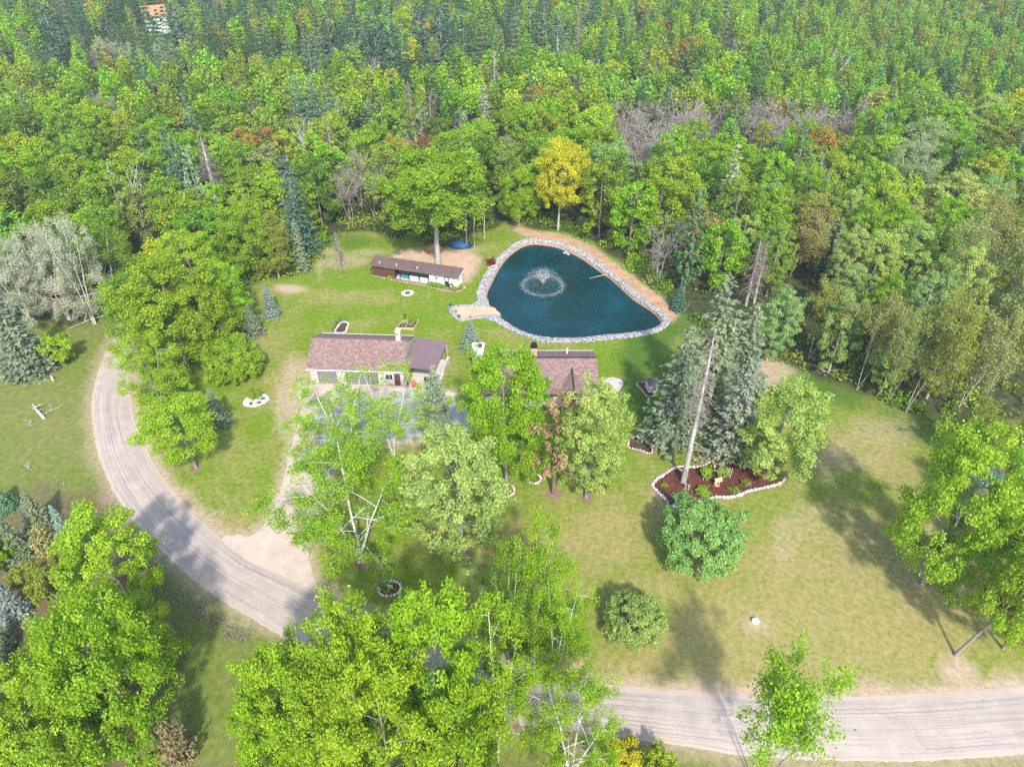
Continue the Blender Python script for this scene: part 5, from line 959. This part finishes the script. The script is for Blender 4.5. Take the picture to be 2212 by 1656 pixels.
lx, ly = G(*T4(245, 512)); po = thing('blue_pot', 'dark blue glazed pot at the lower left corner of the mulch bed', 'pot', (lx, ly, .03)); MB().lathe([(.18, 0), (.30, .15), (.33, .35), (.27, .5), (.31, .55), (.25, .55), (.22, .3)], 16).build('bowl', flat('blue_glaze', (.015, .07, .16), .15, .1), po, smooth=True); MB().lathe([(.24, .46), (.02, .47)], 12).build('soil', M_SOIL, po)
lx, ly = G(*T4(285, 222)); o = tag(MB().box((0, 0, .07), (1.9, .22, .06), rz=-.75).build('loose_board', M_OLDWOOD), 'grey loose board lying across the upper left border of the mulch bed', 'board'); o.location = (lx, ly, .06)
# statue bed, tree ring bed, sign bed, pot bed, white rock garden, shed bed
T6 = zt(1200, 1140, 6.345); cx_, cy_ = G(*T6(858, 362)); ci = circle(cx_, cy_, .85, .85, 12); bed('statue_bed', ci, 'tiny round mulch bed with a white statue, left of the sick pine', M_MULCH, .22); edge_stones(ci, 'pinkish white stone around the tiny statue bed', 'border stones of the statue bed', .36, .15)
sx_, sy_ = G(*T6(868, 305)); stt = thing('garden_statue', 'white statue of a robed standing figure in the tiny round bed', 'statue', (sx_, sy_, .03)); MB().lathe([(.24, 0), (.24, .12), (.18, .14), (.16, .22)], 12).build('plinth', M_WHITE, stt)
mb = MB(); mb.lathe([(.17, .22), (.16, .4), (.12, .65), (.14, .82), (.13, .9), (.06, .95), (.05, .99)], 12, sy=.8); mb.lathe([(.03, .97), (.075, 1.02), (.085, 1.1), (.06, 1.17), (.01, 1.2)], 10)
for s in (-1, 1): mb.tube([(s * .13, 0, .88), (s * .17, -.06, .72), (s * .05, -.15, .68)], [.05, .045, .035], 6)
mb.build('figure', M_WHITE, stt, smooth=True); shrub(*T6(862, 372), .36, .45, 'olive', 'little yellow-green plant in front of the white statue')
cx_, cy_ = G(*T6(340, 545)); ci = circle(cx_, cy_, 1.6, 1.25, 14); bed('tree_ring_bed', ci, 'oval red mulch ring around the foot of the full green maple', M_MULCH, .3); edge_stones(ci, 'white stone around the maple mulch ring', 'border stones of the maple ring', .40, .18)
T8 = zt(900, 1420, 7.94); cx_, cy_ = G(*T8(585, 400)); ci = circle(cx_, cy_, 1.28, .98, 14); bed('sign_bed', ci, 'round red mulch bed with a small grey plaque near the road', M_MULCH, .42, M_BROWNMULCH); edge_stones(ci, 'white stone around the roadside bed with the plaque', 'border stones of the roadside bed', .33, .16)
lx, ly = G(*T8(590, 410)); sg = thing('garden_plaque', 'grey plaque under a white bar in the roadside mulch bed', 'plaque', (lx, ly, .03), -.3); MB().box((0, 0, .3), (.5, .05, .38), tilt=('X', -.5)).build('panel', flat('slate', (.28, .31, .33), .5), sg); MB().box((0, .07, .52), (.75, .07, .06)).build('top_bar', M_WHITE, sg)
for s in (-.3, .3): part_box('post', (s, .09, .26), (.05, .05, .5), M_WHITE, sg)
for x, y, r, h, col, lb in ((425, 365, .32, .4, 'mid', 'dark low plant at the left side of the roadside bed'), (490, 345, .25, .35, 'deep', 'small dark plant behind the left plant of the roadside bed'), (705, 445, .22, .3, 'bright', 'tiny green tuft right of the plaque')): shrub(*T8(x, y), r, h, col, lb)
T7 = zt(1540, 1060, 7.94); PB = GP([T7(*p) for p in ((240, 440), (260, 350), (330, 280), (400, 258), (480, 290), (580, 330), (680, 420), (720, 550), (640, 585), (560, 550), (450, 512), (330, 490), (270, 475))]); bed('pot_bed', PB, 'dark soil bed with a lidded pot, left of the big spruces', M_SOIL, .3); edge_stones(PB, 'pale stone around the dark pot bed beside the big spruces', 'border stones of the pot bed', .34, .14)
lx, ly = G(*T7(412, 318)); gb = thing('gazing_ball', 'pale gazing ball on a dark pedestal in the pot bed', 'garden ornament', (lx, ly, .03)); MB().lathe([(.16, 0), (.09, .08), (.08, .45), (.14, .55)], 10).build('pedestal', M_DARK, gb); bm = bmesh.new(); bmesh.ops.create_uvsphere(bm, u_segments=14, v_segments=9, radius=.17); me = bpy.data.meshes.new('ball'); bm.to_mesh(me); bm.free(); me.materials.append(flat('pale_glass', (.55, .70, .70), .15, .05)); o = link('ball', me, gb); o.location = (0, 0, .69)
shrub(*T7(320, 365), .3, .5, 'brown', 'dry brown plant in the left of the pot bed'); shrub(*T7(430, 375), .28, .45, 'dusty', 'greyish plant below the gazing ball')
T9 = zt(560, 940, 6.345); RG = GP([T9(*p) for p in ((318, 430), (342, 382), (400, 348), (480, 312), (580, 292), (650, 304), (697, 350), (688, 393), (620, 438), (530, 472), (440, 487), (352, 473))])
bed('rock_garden', RG, 'white gravel rock garden on the lawn left of the garage', flat('white_gravel', (.58, .57, .58), .9, .35, 10), .32, M_BROWNMULCH); edge_stones(RG, 'bright white stone edging the white gravel rock garden', 'border stones of the rock garden', .36, .17, ((.85, .84, .82), (.78, .77, .75)))
for x, y, r, h, lb in ((500, 350, .95, 1.2, 'large bright bush at the back of the white rock garden'), (430, 452, .28, .3, 'left small tuft in the white rock garden'), (560, 437, .28, .3, 'middle small tuft in the white rock garden'), (622, 372, .3, .3, 'right small tuft in the white rock garden')): shrub(*T9(x, y), r, h, 'bright' if r > .5 else 'mid', lb)
T5 = zt(1560, 900, 3.1725); SB = GP([T5(*p) for p in ((100, 192), (140, 178), (215, 180), (262, 215), (255, 255), (235, 285), (185, 290), (140, 238))]); bed('shed_bed', SB, 'stone-edged bed around the little grey-roofed shed', M_SOIL, .15); edge_stones(SB, 'grey stone edging the bed around the little shed', 'border stones of the shed bed', .36, .15, ((.42, .40, .38), (.5, .47, .45)))
lx, ly = G(*T5(212, 232)); sh_ = thing('garden_shed', 'little pale shed with a dark grey pitched roof left of the spruces', 'shed', (lx, ly, 0), rad(12)); part_box('wall', (0, 0, .7), (1.3, 1.5, 1.4), M_TRIM, sh_); mb = MB(); mb.slab([(-.85, -.95, 1.42), (.85, -.95, 1.42), (.85, 0, 2.0), (-.85, 0, 2.0)], .06); mb.slab([(-.85, 0, 2.0), (.85, 0, 2.0), (.85, .95, 1.42), (-.85, .95, 1.42)], .06); mb.build('roof', flat('grey_roofing', (.10, .105, .12), .6), sh_); part_box('door', (.1, -.77, .6), (.55, .04, 1.15), M_OLDWOOD, sh_)
# flower strip along the coop
CBED = [(.2, -.25), (2.5, -.5), (4.6, -.75), (8, -.85), (11.2, -.9), (13.5, -1.3), (15.6, -1.6), (17.2, -1.4), (18.0, -.3), (18.1, .8), (17.3, .9), (17.05, .3), (17.0, .04), (11, .02), (4, .02), (.1, .02)]
cb_ = [tuple(cp(*p)[:2]) for p in CBED]; bed('coop_bed', cb_, 'narrow stone-edged planting strip in front of the long coop', M_BROWNMULCH, 0); edge_stones(cb_[:12], 'pale stone edging the planting strip of the coop', 'border stones of the coop strip', .5, .13, ((.46, .40, .35), (.52, .46, .42)), closed=False)
for x, y, r, h, col, lb in ((11.9, -.55, .62, .7, 'bright', 'first leafy hosta under the star on the coop wall'), (12.9, -.6, .62, .7, 'bright', 'second leafy hosta under the star on the coop wall'), (13.9, -.62, .6, .65, 'lime', 'third leafy hosta, next to the coop door'), (16.6, -.85, .62, .6, 'bright', 'leafy hosta at the corner of the white coop end'), (17.55, -.1, .5, .6, 'bright', 'leafy hosta round the right side of the coop'), (3.6, -.35, .5, .55, 'lime', 'single low plant in front of the brown coop end'), (-.3, .9, .6, .7, 'mid', 'green plant at the left end of the coop')):
    q = cp(x, y); place('garden_shrub', q.x, q.y, h, r, col, 'dark', lb, 'shrub', name='hosta_plant')
# fire pit
fx, fy = G(880, 633); fp = thing('fire_pit', 'round fire pit with a sandy ring on the back lawn', 'fire pit', (fx, fy, 0)); sheet('sand_ring', circle(0, 0, 1.15, 1.15, 24, .05), .02, M_CONC, fp, None); sheet('ash', circle(0, 0, .5, .5, 14, .1), .03, M_SOIL, fp, None)
for k in range(12): a = 2 * math.pi * k / 12; o = link('ring_stone', STONES[k % 5], fp, (.40, .34, .32)); o.location = (.58 * math.cos(a), .58 * math.sin(a), .06); o.scale = (.16, .13, .13); o.rotation_euler = (0, 0, a)
# raised bed
TR_ = zt(780, 770, 4.236); FL, FR, BR2, BL2 = [Vector(P3(G(*TR_(*p)))) for p in ((896, 226), (1080, 230), (1128, 143), (958, 152))]; c0 = (FL + FR + BR2 + BL2) / 4; rb = thing('raised_bed', 'wooden raised garden bed divided in two, behind the garage chimney', 'garden bed', tuple(c0)); f = lambda a: a - c0
def plank(name, a, b, h=.34, t=.1, z=0.0): a, b = f(a), f(b); m_ = (a + b) / 2; return MB().box((m_.x, m_.y, z + h / 2), ((b - a).length + t, t, h), rz=math.atan2((b - a).y, (b - a).x)).build(name, M_WOOD, rb)
plank('front_board', FL, FR, .38); plank('back_board', BL2, BR2, .36); plank('side_board', FL, BL2, .34); plank('side_board', FR, BR2, .34); plank('divider', FL.lerp(FR, .48), BL2.lerp(BR2, .42), .32); plank('cross_board', BL2.lerp(FL, .22), BL2.lerp(BR2, .42).lerp(FL.lerp(FR, .48), .22), .30)
sheet('soil', [tuple(f(p))[:2] for p in (FL, FR, BR2, BL2)], .22, M_SOIL, rb, None)
for t, s, r, h, col, lb in ((.72, .82, .75, .7, 'bright', 'big leafy plant at the back of the raised bed'), (.7, .4, .4, .3, 'dusty', 'pale low plant in the right half of the raised bed'), (.25, .4, .35, .3, 'olive', 'small plant in the left half of the raised bed')):
    q = FL.lerp(FR, t).lerp(BL2.lerp(BR2, t), s); place('garden_shrub', q.x, q.y, h, r, col, 'dark', lb, 'shrub', z=.2)
q = FL.lerp(BL2, 1.0).lerp(BR2, .12); hk = thing('plant_hook', 'black iron hook with a dark hanging pot at the raised bed', 'plant stand', (q.x, q.y, 0)); MB().tube([(0, 0, 0), (0, 0, 1.5), (.1, 0, 1.65), (.25, 0, 1.6)], .025, 6).build('pole', M_BLACK, hk); MB().lathe([(.08, 1.25), (.16, 1.32), (.17, 1.45), (.05, 1.58)], 10, (.25, 0, 0)).build('hanging_pot', M_BLACK, hk)
# fenced plot
GPp = [G(*TR_(*p)) for p in ((238, 258), (346, 260), (372, 205), (386, 168), (345, 150), (300, 166), (268, 210))]; bed('garden_plot', GPp, 'oval dark soil plot with white stones behind the garage', M_SOIL, .2); edge_stones(GPp, 'white stone around the fenced plot behind the garage', 'border stones of the fenced plot', .40, .16)
fe = [Vector(P3(G(*TR_(*p)))) for p in ((226, 262), (262, 180), (300, 150), (375, 150))]; wf = thing('wire_fence', 'black wire mesh fence round the back of the soil plot', 'fence', tuple(fe[0])); mb = MB()
for p in fe: part_box('post', tuple(p - fe[0] + Vector((0, 0, .55))), (.06, .06, 1.1), M_DARK, wf)
for a, b in zip(fe[:-1], fe[1:]):
    a = a - fe[0]; b = b - fe[0]; n = max(3, int((b - a).length / .22))
    for k in range(n + 1): p = a.lerp(b, k / n); mb.tube([p, p + Vector((0, 0, 1.0))], .008, 3)
    for k in range(6): z = Vector((0, 0, .05 + k * .19)); mb.tube([a + z, b + z], .008, 3)
mb.build('mesh_panel', M_BLACK, wf)
# beach lanterns and grass tufts
for x, y, lb in ((215, 250, 'black garden lantern at the upper corner of the sand beach'), (385, 470, 'black garden lantern at the lower corner of the sand beach')):
    lx, ly = G(*zt(1100, 740, 7.93)(x, y)); la = thing('garden_lantern', lb, 'lantern', (lx, ly, .03)); MB().lathe([(.2, 0), (.2, .08), (.06, .1), (.06, .45)], 10).build('base', M_DARK, la); MB().lathe([(.12, .45), (.15, .5), (.15, .72)], 8).build('lamp_housing', M_GREYSTONE, la); MB().lathe([(.30, .72), (.26, .78), (.05, .92), (.02, .98)], 8).build('cap', M_BLACK, la)
for x, y, lb in ((318, 330, 'dry grass tuft at the left edge of the beach sand'), (600, 445, 'dry grass tuft at the front edge of the beach sand')):
    lx, ly = G(*zt(1100, 740, 7.93)(x, y)); n = 90; r = np.random.default_rng(int(x)); a = r.uniform(0, 6.28, n); L_ = r.uniform(.3, .7, n); A_ = np.c_[np.cos(a) * .35, np.sin(a) * .35, np.ones(n)]; X_ = A_ * L_[:, None] * .5; V_, F_ = leaf_quads(X_, r.normal(size=(n, 3)), L_ * 1.1, r, .07, A_)
    o = link('grass_tuft', np_mesh('grass_tuft', V_, F_, M_LEAF, r.random(n)), None, (.42, .33, .14)); o.location = (lx, ly, .05); tag(o, lb, 'plant')
# pond things
lx, ly = G(1356.8 / 1.1578, 714 / 1.1578, ZW); fo2 = thing('fountain', 'white spraying fountain in the middle of the pond', 'fountain', (lx, ly, ZW)); MB().lathe([(.5, -.1), (.5, .06), (.2, .12), (.1, .3)], 14).build('float', M_DARK, fo2)
M_SPRAY = NM('spray'); M_SPRAY.base((.92, .95, .97)).rough(.4); M_SPRAY.b.inputs['Transmission Weight'].default_value = .25; M_SPRAY = M_SPRAY.m
r = np.random.default_rng(5); n = 15000; ph = r.uniform(0, 6.28, n); tq = r.random(n) ** .75; ring_ = r.random(n) < .6
Rmax = np.where(ring_, r.normal(3.75, .22, n), r.uniform(1.2, 3.6, n)); hp = np.where(ring_, r.normal(2.15, .25, n), r.normal(2.5, .3, n)); d_r = Rmax * tq; zz_ = .25 + 4 * hp * tq * (1 - tq) + r.normal(0, .08, n); X_ = np.c_[np.cos(ph) * d_r, np.sin(ph) * d_r, np.maximum(zz_, .04)] + r.normal(0, .06, (n, 3)) * tq[:, None]; X_[:, 2] = np.maximum(X_[:, 2], .03)
keep = r.random(n) < np.where(tq < .45, .9, np.where(tq > .8, .95, .45)); X_ = X_[keep]; n = len(X_)
def tetra(X, s, r): 
    D = r.normal(size=(len(X), 4, 3)); D -= D.mean(1, keepdims=True); D /= np.linalg.norm(D, axis=2, keepdims=True); V = (X[:, None] + D * s[:, None, None]).reshape(-1, 3); b = np.arange(len(X))[:, None] * 4; F_ = (b[:, :, None] + np.array([[0, 1, 2], [0, 3, 1], [0, 2, 3], [1, 3, 2]])[None]).reshape(-1, 3); return V, F_
V_, F_ = tetra(X_, r.uniform(.010, .026, n) * np.where(np.hypot(X_[:, 0], X_[:, 1]) < 1.2, 1.5, 1), r); o = link('spray', np_mesh('spray', V_, F_, M_SPRAY), fo2, kind='stuff')
n = 3600; ph = r.uniform(0, 6.28, n); q_ = r.normal(3.7, .33, n); V_, F_ = tetra(np.c_[np.cos(ph) * q_, np.sin(ph) * q_, np.full(n, .015)], r.uniform(.014, .042, n), r); link('splash_ring', np_mesh('splash_ring', V_, F_, M_SPRAY), fo2, kind='stuff')
def duck(u, v, rz, lb):
    x, y = G(u, v, ZW); d = thing('duck', lb, 'duck', (x, y, ZW), rz); mb = MB(); prof = [(.02, -.34), (.10, -.27), (.16, -.1), (.17, .08), (.12, .22), (.05, .28)]
    mb.lathe(prof, 12); me = mb.mesh('body', M_WHITE, smooth=True); me.transform(Matrix.Rotation(rad(90), 4, 'Y')); me.transform(Matrix.Translation((0, 0, .07))); mb2 = MB(); mb2.tube([(.2, 0, .12), (.25, 0, .26), (.27, 0, .34), (.34, 0, .36), (.37, 0, .35)], [.06, .045, .06, .055, .02], 8); me2 = mb2.mesh('neck', M_WHITE, smooth=True); bm = bmesh.new(); bm.from_mesh(me); bm.from_mesh(me2); bm.to_mesh(me); bm.free(); link('body', me, d)
    MB().box((.42, 0, .34), (.11, .05, .025)).build('bill', flat('bill_orange', (.6, .25, .03), .5), d)
duck(1412 / 1.1578, 633 / 1.1578, .4, 'white duck swimming at the far side of the pond'); duck(1420 / 1.1578, 636 / 1.1578, 2.6, 'second white duck just right of the first')
a, b = Vector(P3(G(1473 / 1.1578, 696.5 / 1.1578, ZW), ZW + .03)), Vector(P3(G(1516 / 1.1578, 688 / 1.1578, ZW), ZW + .12)); o = tag(MB().tube([(0, 0, 0), (b - a) * .5 + Vector((0, .06, 0)), b - a], [.04, .07, .09], 7).build('floating_log', M_OLDWOOD), 'thin pale log lying in the water by the right bank', 'log'); o.location = a
x, y = G(1229 / 1.1578, 662 / 1.1578); place('garden_shrub', x, y, 1.2, .95, (.10, .022, .028), 'dark', 'dark red barberry shrub at the left stone rim of the pond', 'shrub')
# clearing behind the coop
lx, ly = G(1069 / 1.1578, 633 / 1.1578); br_o = thing('burn_barrel', 'rusty burn barrel in the sandy clearing behind the coop', 'barrel', (lx, ly, 0)); rust = flat('rust', (.16, .065, .035), .9, .4, 6); mb = MB(); mb.lathe([(.42, 0), (.42, .3), (.45, .32), (.42, .34), (.42, .7), (.45, .72), (.42, .74), (.42, 1.1), (.37, 1.1), (.37, .3)], 16); mb.build('drum', rust, br_o); MB().lathe([(.37, .8), (.05, .86)], 12).build('ash', M_SOIL, br_o)
lx, ly = G(1085 / 1.1578, 625 / 1.1578); mb = MB(); mb.lathe([(2.0, 0), (1.6, .45), (.9, 1.0), (.3, 1.35), (.02, 1.4)], 18, sy=.8); me = mb.mesh('dirt_mound', M_RIM, smooth=True)
for v_ in me.vertices: v_.co.x *= 1 + U(-.08, .08); v_.co.z *= 1 + U(-.1, .1)
o = tag(link('dirt_mound', me), 'heap of tan dirt behind the burn barrel', 'dirt heap'); o.location = (lx, ly, 0)
lx, ly = G(1152 / 1.1578, 617 / 1.1578); mb = MB(); mb.lathe([(1.5, 0), (1.45, .5), (1.1, .95), (.4, 1.15), (.02, 1.15)], 12, sx=1.5, sy=.8); me = mb.mesh('tarp_pile', flat('blue_tarp', (.03, .10, .22), .45), smooth=True)
for v_ in me.vertices: v_.co.z *= 1 + U(-.15, .15)
o = tag(link('tarp_pile', me), 'pile under a dark blue tarp at the wood edge right of the coop oak', 'tarp'); o.location = (lx, ly, 0)
# satellite dish, covered pool, marker, boulder, fallen wood
lx, ly = G(*T5(228, 452)); sd = thing('satellite_dish', 'grey-blue satellite dish on a short pole left of the big spruces', 'satellite dish', (lx, ly, 0), rad(30)); MB().tube([(0, 0, 0), (0, 0, .9)], .04, 8).build('pole', M_DOORGREY, sd); mb = MB(); mb.lathe([(.02, 0), (.25, .03), (.42, .10), (.52, .17), (.50, .17), (.40, .12), (.02, .03)], 20); me = mb.mesh('reflector', flat('dish_grey', (.30, .42, .52), .5), smooth=True); o = link('reflector', me, sd); o.location = (0, -.05, 1.0); o.rotation_euler = (rad(62), 0, 0); MB().tube([(0, -.1, .75), (0, -.65, .8), (0, -.72, .95)], .025, 6).build('arm', M_DOORGREY, sd)
lx, ly = G(*T5(690, 385)); o = tag(MB().lathe([(1.1, 0), (1.15, .3), (.95, .42), (.4, .52), (.02, .55)], 18, sy=.7).build('sandbox', flat('teal_plastic_lid', (.025, .17, .15), .5), smooth=True), 'teal covered sandbox in the shade between the spruces', 'sandbox'); o.location = (lx, ly, 0)
lx, ly = G(115, 822); mk = thing('marker_post', 'short white utility marker post in the left meadow', 'marker post', (lx, ly, 0)); MB().box((0, 0, .45), (.22, .14, .9), bevel=0) if False else MB().box((0, 0, .45), (.22, .14, .9)).build('post', M_WHITE, mk, .02); MB().box((0, 0, .93), (.28, .2, .06)).build('cap', M_DOORGREY, mk)
lx, ly = G(1630, 1342); o = link('white_boulder', STONES[2], None, (.78, .77, .76)); o.location = (lx, ly, .15); o.scale = (.42, .36, .48); tag(o, 'lone white boulder in a bare dirt ring on the dry lawn', 'boulder')
def branchy(name, base, tip, r, label, seed, nb=7, mat=M_OLDWOOD, L=1.0, cat='fallen branch'):
    rr = random.Random(seed); a = Vector(base); b = Vector(tip) - a; mb = MB(); m_ = b * .5 + Vector((rr.uniform(-.2, .2), rr.uniform(-.2, .2), .1)); mb.tube([(0, 0, r), m_, b], [r, r * .75, r * .3], 7)
    for k in range(nb):
        t = rr.uniform(.3, 1); p = b * t; e = Vector((rr.uniform(-1, 1), rr.uniform(-1, 1), rr.uniform(-.05, .5))) * L * rr.uniform(.5, 1.3); mb.tube([p, p + e * .5 + Vector((0, 0, .08)), p + e], [r * .35, r * .25, .012], 5)
        for q in range(3): e2 = e * .4 + Vector((rr.uniform(-.4, .4), rr.uniform(-.4, .4), rr.uniform(0, .2))) * L; mb.tube([p + e * .6, p + e * .6 + e2], [r * .18, .01], 4)
    o = tag(mb.build(name, mat), label, cat); o.location = a; return o
M_SILVERWOOD = flat('bleached_wood', (.45, .42, .38), .9, .2, 5)
x0, y0 = G(97, 906); x1, y1 = G(74, 880); branchy('fallen_log', (x0, y0, 0), (x1, y1, .7), .24, 'broken grey log with bare twigs lying in the left meadow', 3, 4, M_SILVERWOOD, 1.2, 'log')
x0, y0 = G(100, 893); x1, y1 = G(122, 886); branchy('dead_branch', (x0, y0, 0), (x1, y1, .3), .06, 'dead twiggy branch just right of the broken meadow log', 4, 6, M_SILVERWOOD, .9)
x0, y0 = G(70, 905); x1, y1 = G(62, 922); branchy('dead_branch', (x0, y0, 0), (x1, y1, .3), .06, 'dead twiggy branch below the broken meadow log', 5, 6, M_SILVERWOOD, .9)
x0, y0 = G(55, 1005); x1, y1 = G(66, 1018); branchy('dead_branch', (x0, y0, 0), (x1, y1, .3), .05, 'grey twig heap in the meadow above the left scrub', 6, 8, M_SILVERWOOD, .9)
x0, y0 = G(1755, 790); x1, y1 = G(1795, 812); branchy('dead_branch', (x0, y0, .1), (x1, y1, .3), .09, 'pale dead branch fallen on the grass at the right wood edge', 7, 5, M_SILVERWOOD, 1.8)
x0, y0 = G(235, 682); x1, y1 = G(150, 712); branchy('fallen_log', (x0, y0, .3), (x1, y1, .2), .13, 'long grey fallen trunk at the left wood edge', 8, 5, M_SILVERWOOD, 1.5, 'log')
x0, y0 = G(183, 700); x1, y1 = G(200, 674); branchy('fallen_log', (x0, y0, .1), (x1, y1, 1.6), .12, 'broken trunk leaning over the long fallen trunk', 9, 4, M_OLDWOOD, 1.3, 'log')
x0, y0 = G(905, 478); x1, y1 = G(940, 470); branchy('fallen_log', (x0, y0 + 6, .6), (x1 + 4, y1 + 7, 1.2), .13, 'snapped orange-brown trunk in the woods left of the coop oak', 10, 2, M_WOOD, 1.0, 'log')
x0, y0 = G(2125, 1180); o = tag(MB().tube([(0, 0, 0), (.05, 0, 1.6), (.15, .05, 2.5)], [.15, .12, .03], 7).build('snapped_stump', M_WOOD), 'tall snapped stump with a pale split top at the right edge', 'stump'); o.location = (x0, y0, 0)
# mulch rings under single trees
for u, v, r_ in ((424, 1012, .75), (1195, 1066, 1.0), (1265, 1076, .8), (782, 1215, .95), (1000, 1194, .9), (1093, 1042, .5)): x, y = G(u, v); sheet('mulch_ring', smooth_poly(np.array(circle(x, y, r_, r_, 12, .1)), .2), .016, M_BROWNMULCH)
# grey dead weeds along the verge
r = np.random.default_rng(8); xs = []; 
for u, v, s_ in ((400, 1290, 1.3), (425, 1310, 1.1), (440, 1325, 1.2), (470, 1345, 1.2), (500, 1365, 1.0), (525, 1375, .9), (1000, 1565, 1), (110, 1055, 1.4)):
    gx1, gy1 = G(u, v); m_ = 130; xs.append(np.c_[r.normal(gx1, s_ * .6, m_), r.normal(gy1, s_ * .5, m_), np.abs(r.normal(0, .22, m_)) + .04])
X_ = np.concatenate(xs); V_, F_ = leaf_quads(X_, r.normal(size=X_.shape) + (0, 0, .3), r.uniform(.25, .7, len(X_)), r, .12); tag(link('dead_weeds', np_mesh('dead_weeds', V_, F_, M_FAR, r.random(len(X_)), np.tile((.34, .30, .28, 1), (len(X_), 1)))), 'grey dead weeds along the road verge', 'weeds', kind='stuff')
# ------------------------------------------------------------------ labels for the trees of the woods
ORD = ['', 'second ', 'third ', 'fourth ', 'fifth ', 'sixth ', 'seventh ', 'eighth ', 'ninth ', 'tenth ', '11th ', '12th ', '13th ', '14th ', '15th ', '16th ', '17th ', '18th ', '19th ', '20th ']
HUE = dict(lime='yellow-green', bright='bright green', mid='mid green', deep='deep green', yellow='yellow', olive='olive', pale='pale', silver='silver', sage='grey-green', orange='orange', rust='rusty', pine='dark green', bluepine='blue-green', teal='teal', spruce='dull green', bluespruce='blue-grey', olivebrown='brownish', greygreen='grey-green', brown='grey', aspen='soft green', dusty='whitish')
NOUN = dict(round='broadleaf', aspen='aspen', pine='pine', fir='fir', larch='larch', poplar='poplar', birch='poplar', sparse='thin tree', bare='leafless tree', narrow_dead='dead conifer', dead_spruce='dead spruce', white_snag='dead stem', tall_pole='slender tree', maple='maple', spruce='spruce')
ZONES = [('at the far left wood edge', (60, 540)), ('in the woods above the roadside clump', (300, 480)), ('in the woods left of the coop lawn', (560, 470)), ('in the woods behind the coop', (800, 420)), ('in the woods behind the pond', (1200, 400)), ('in the woods right of the pond', (1420, 480)), ('in the woods right of the sandy track', (1600, 600)), ('among the right edge poplars', (1900, 520)), ('over the bare right-hand ground', (2080, 720)), ('right of the big lawn oak', (2180, 1080)),
         ('in the deep woods at upper left', (150, 260)), ('in the deep woods left of centre', (480, 260)), ('in the deep woods above the coop', (800, 240)), ('in the deep woods above the pond', (1180, 230)), ('in the leafless patch above the track', (1470, 250)), ('in the deep woods at upper right', (1760, 260)), ('in the deep woods at the right edge', (2080, 270)),
         ('at the top left of the photo', (200, 60)), ('at the top left of centre', (600, 60)), ('at the top centre', (930, 40)), ('at the top right of centre', (1270, 50)), ('at the top right of the photo', (1800, 60))]
grp = {}
for t in TREES:
    if t['label'] is None:
        u, v = proj(t['x'], t['y'], t['h'] * .7); zi = min(range(len(ZONES)), key=lambda i: math.hypot((u - ZONES[i][1][0]) * .8, v - ZONES[i][1][1])); size = 'tall ' if t['h'] > 16.5 else 'small ' if t['h'] < 12.5 else ''
        hue = '' if t['kind'] in ('narrow_dead', 'dead_spruce', 'bare') else HUE[t['col']] + ' '
        if t['kind'] == 'white_snag': hue = 'whitish '
        grp.setdefault((size + hue + NOUN[t['kind']], ZONES[zi][0]), []).append((u, t)); t['o']['group'] = 'trees of the woods'
for (d, zn), L_ in grp.items():
    L_.sort(key=lambda q: q[0])
    for k, (u, t) in enumerate(L_): t['o']['label'] = (ORD[k] + d + (' from left ' if k else ' ' if len(L_) == 1 else ' farthest left ') + zn) if k < 20 else f'{d} number {k + 1} from left {zn}'
# ------------------------------------------------------------------ the air
hm = NM('hazy_air'); t = hm.t; t.nodes.remove(hm.b); pv_ = hm.n('VolumePrincipled'); pv_.inputs['Color'].default_value = (.86, .94, 1, 1); pv_.inputs['Density'].default_value = .00026; pv_.inputs['Anisotropy'].default_value = .2
hm.l(pv_.outputs[0], t.nodes['Material Output'].inputs['Volume'])
tag(MB().box((0, 1040, 34), (2440, 2350, 72)).build('haze', hm.m), 'thin pale haze over the far woods', 'haze', kind='stuff')
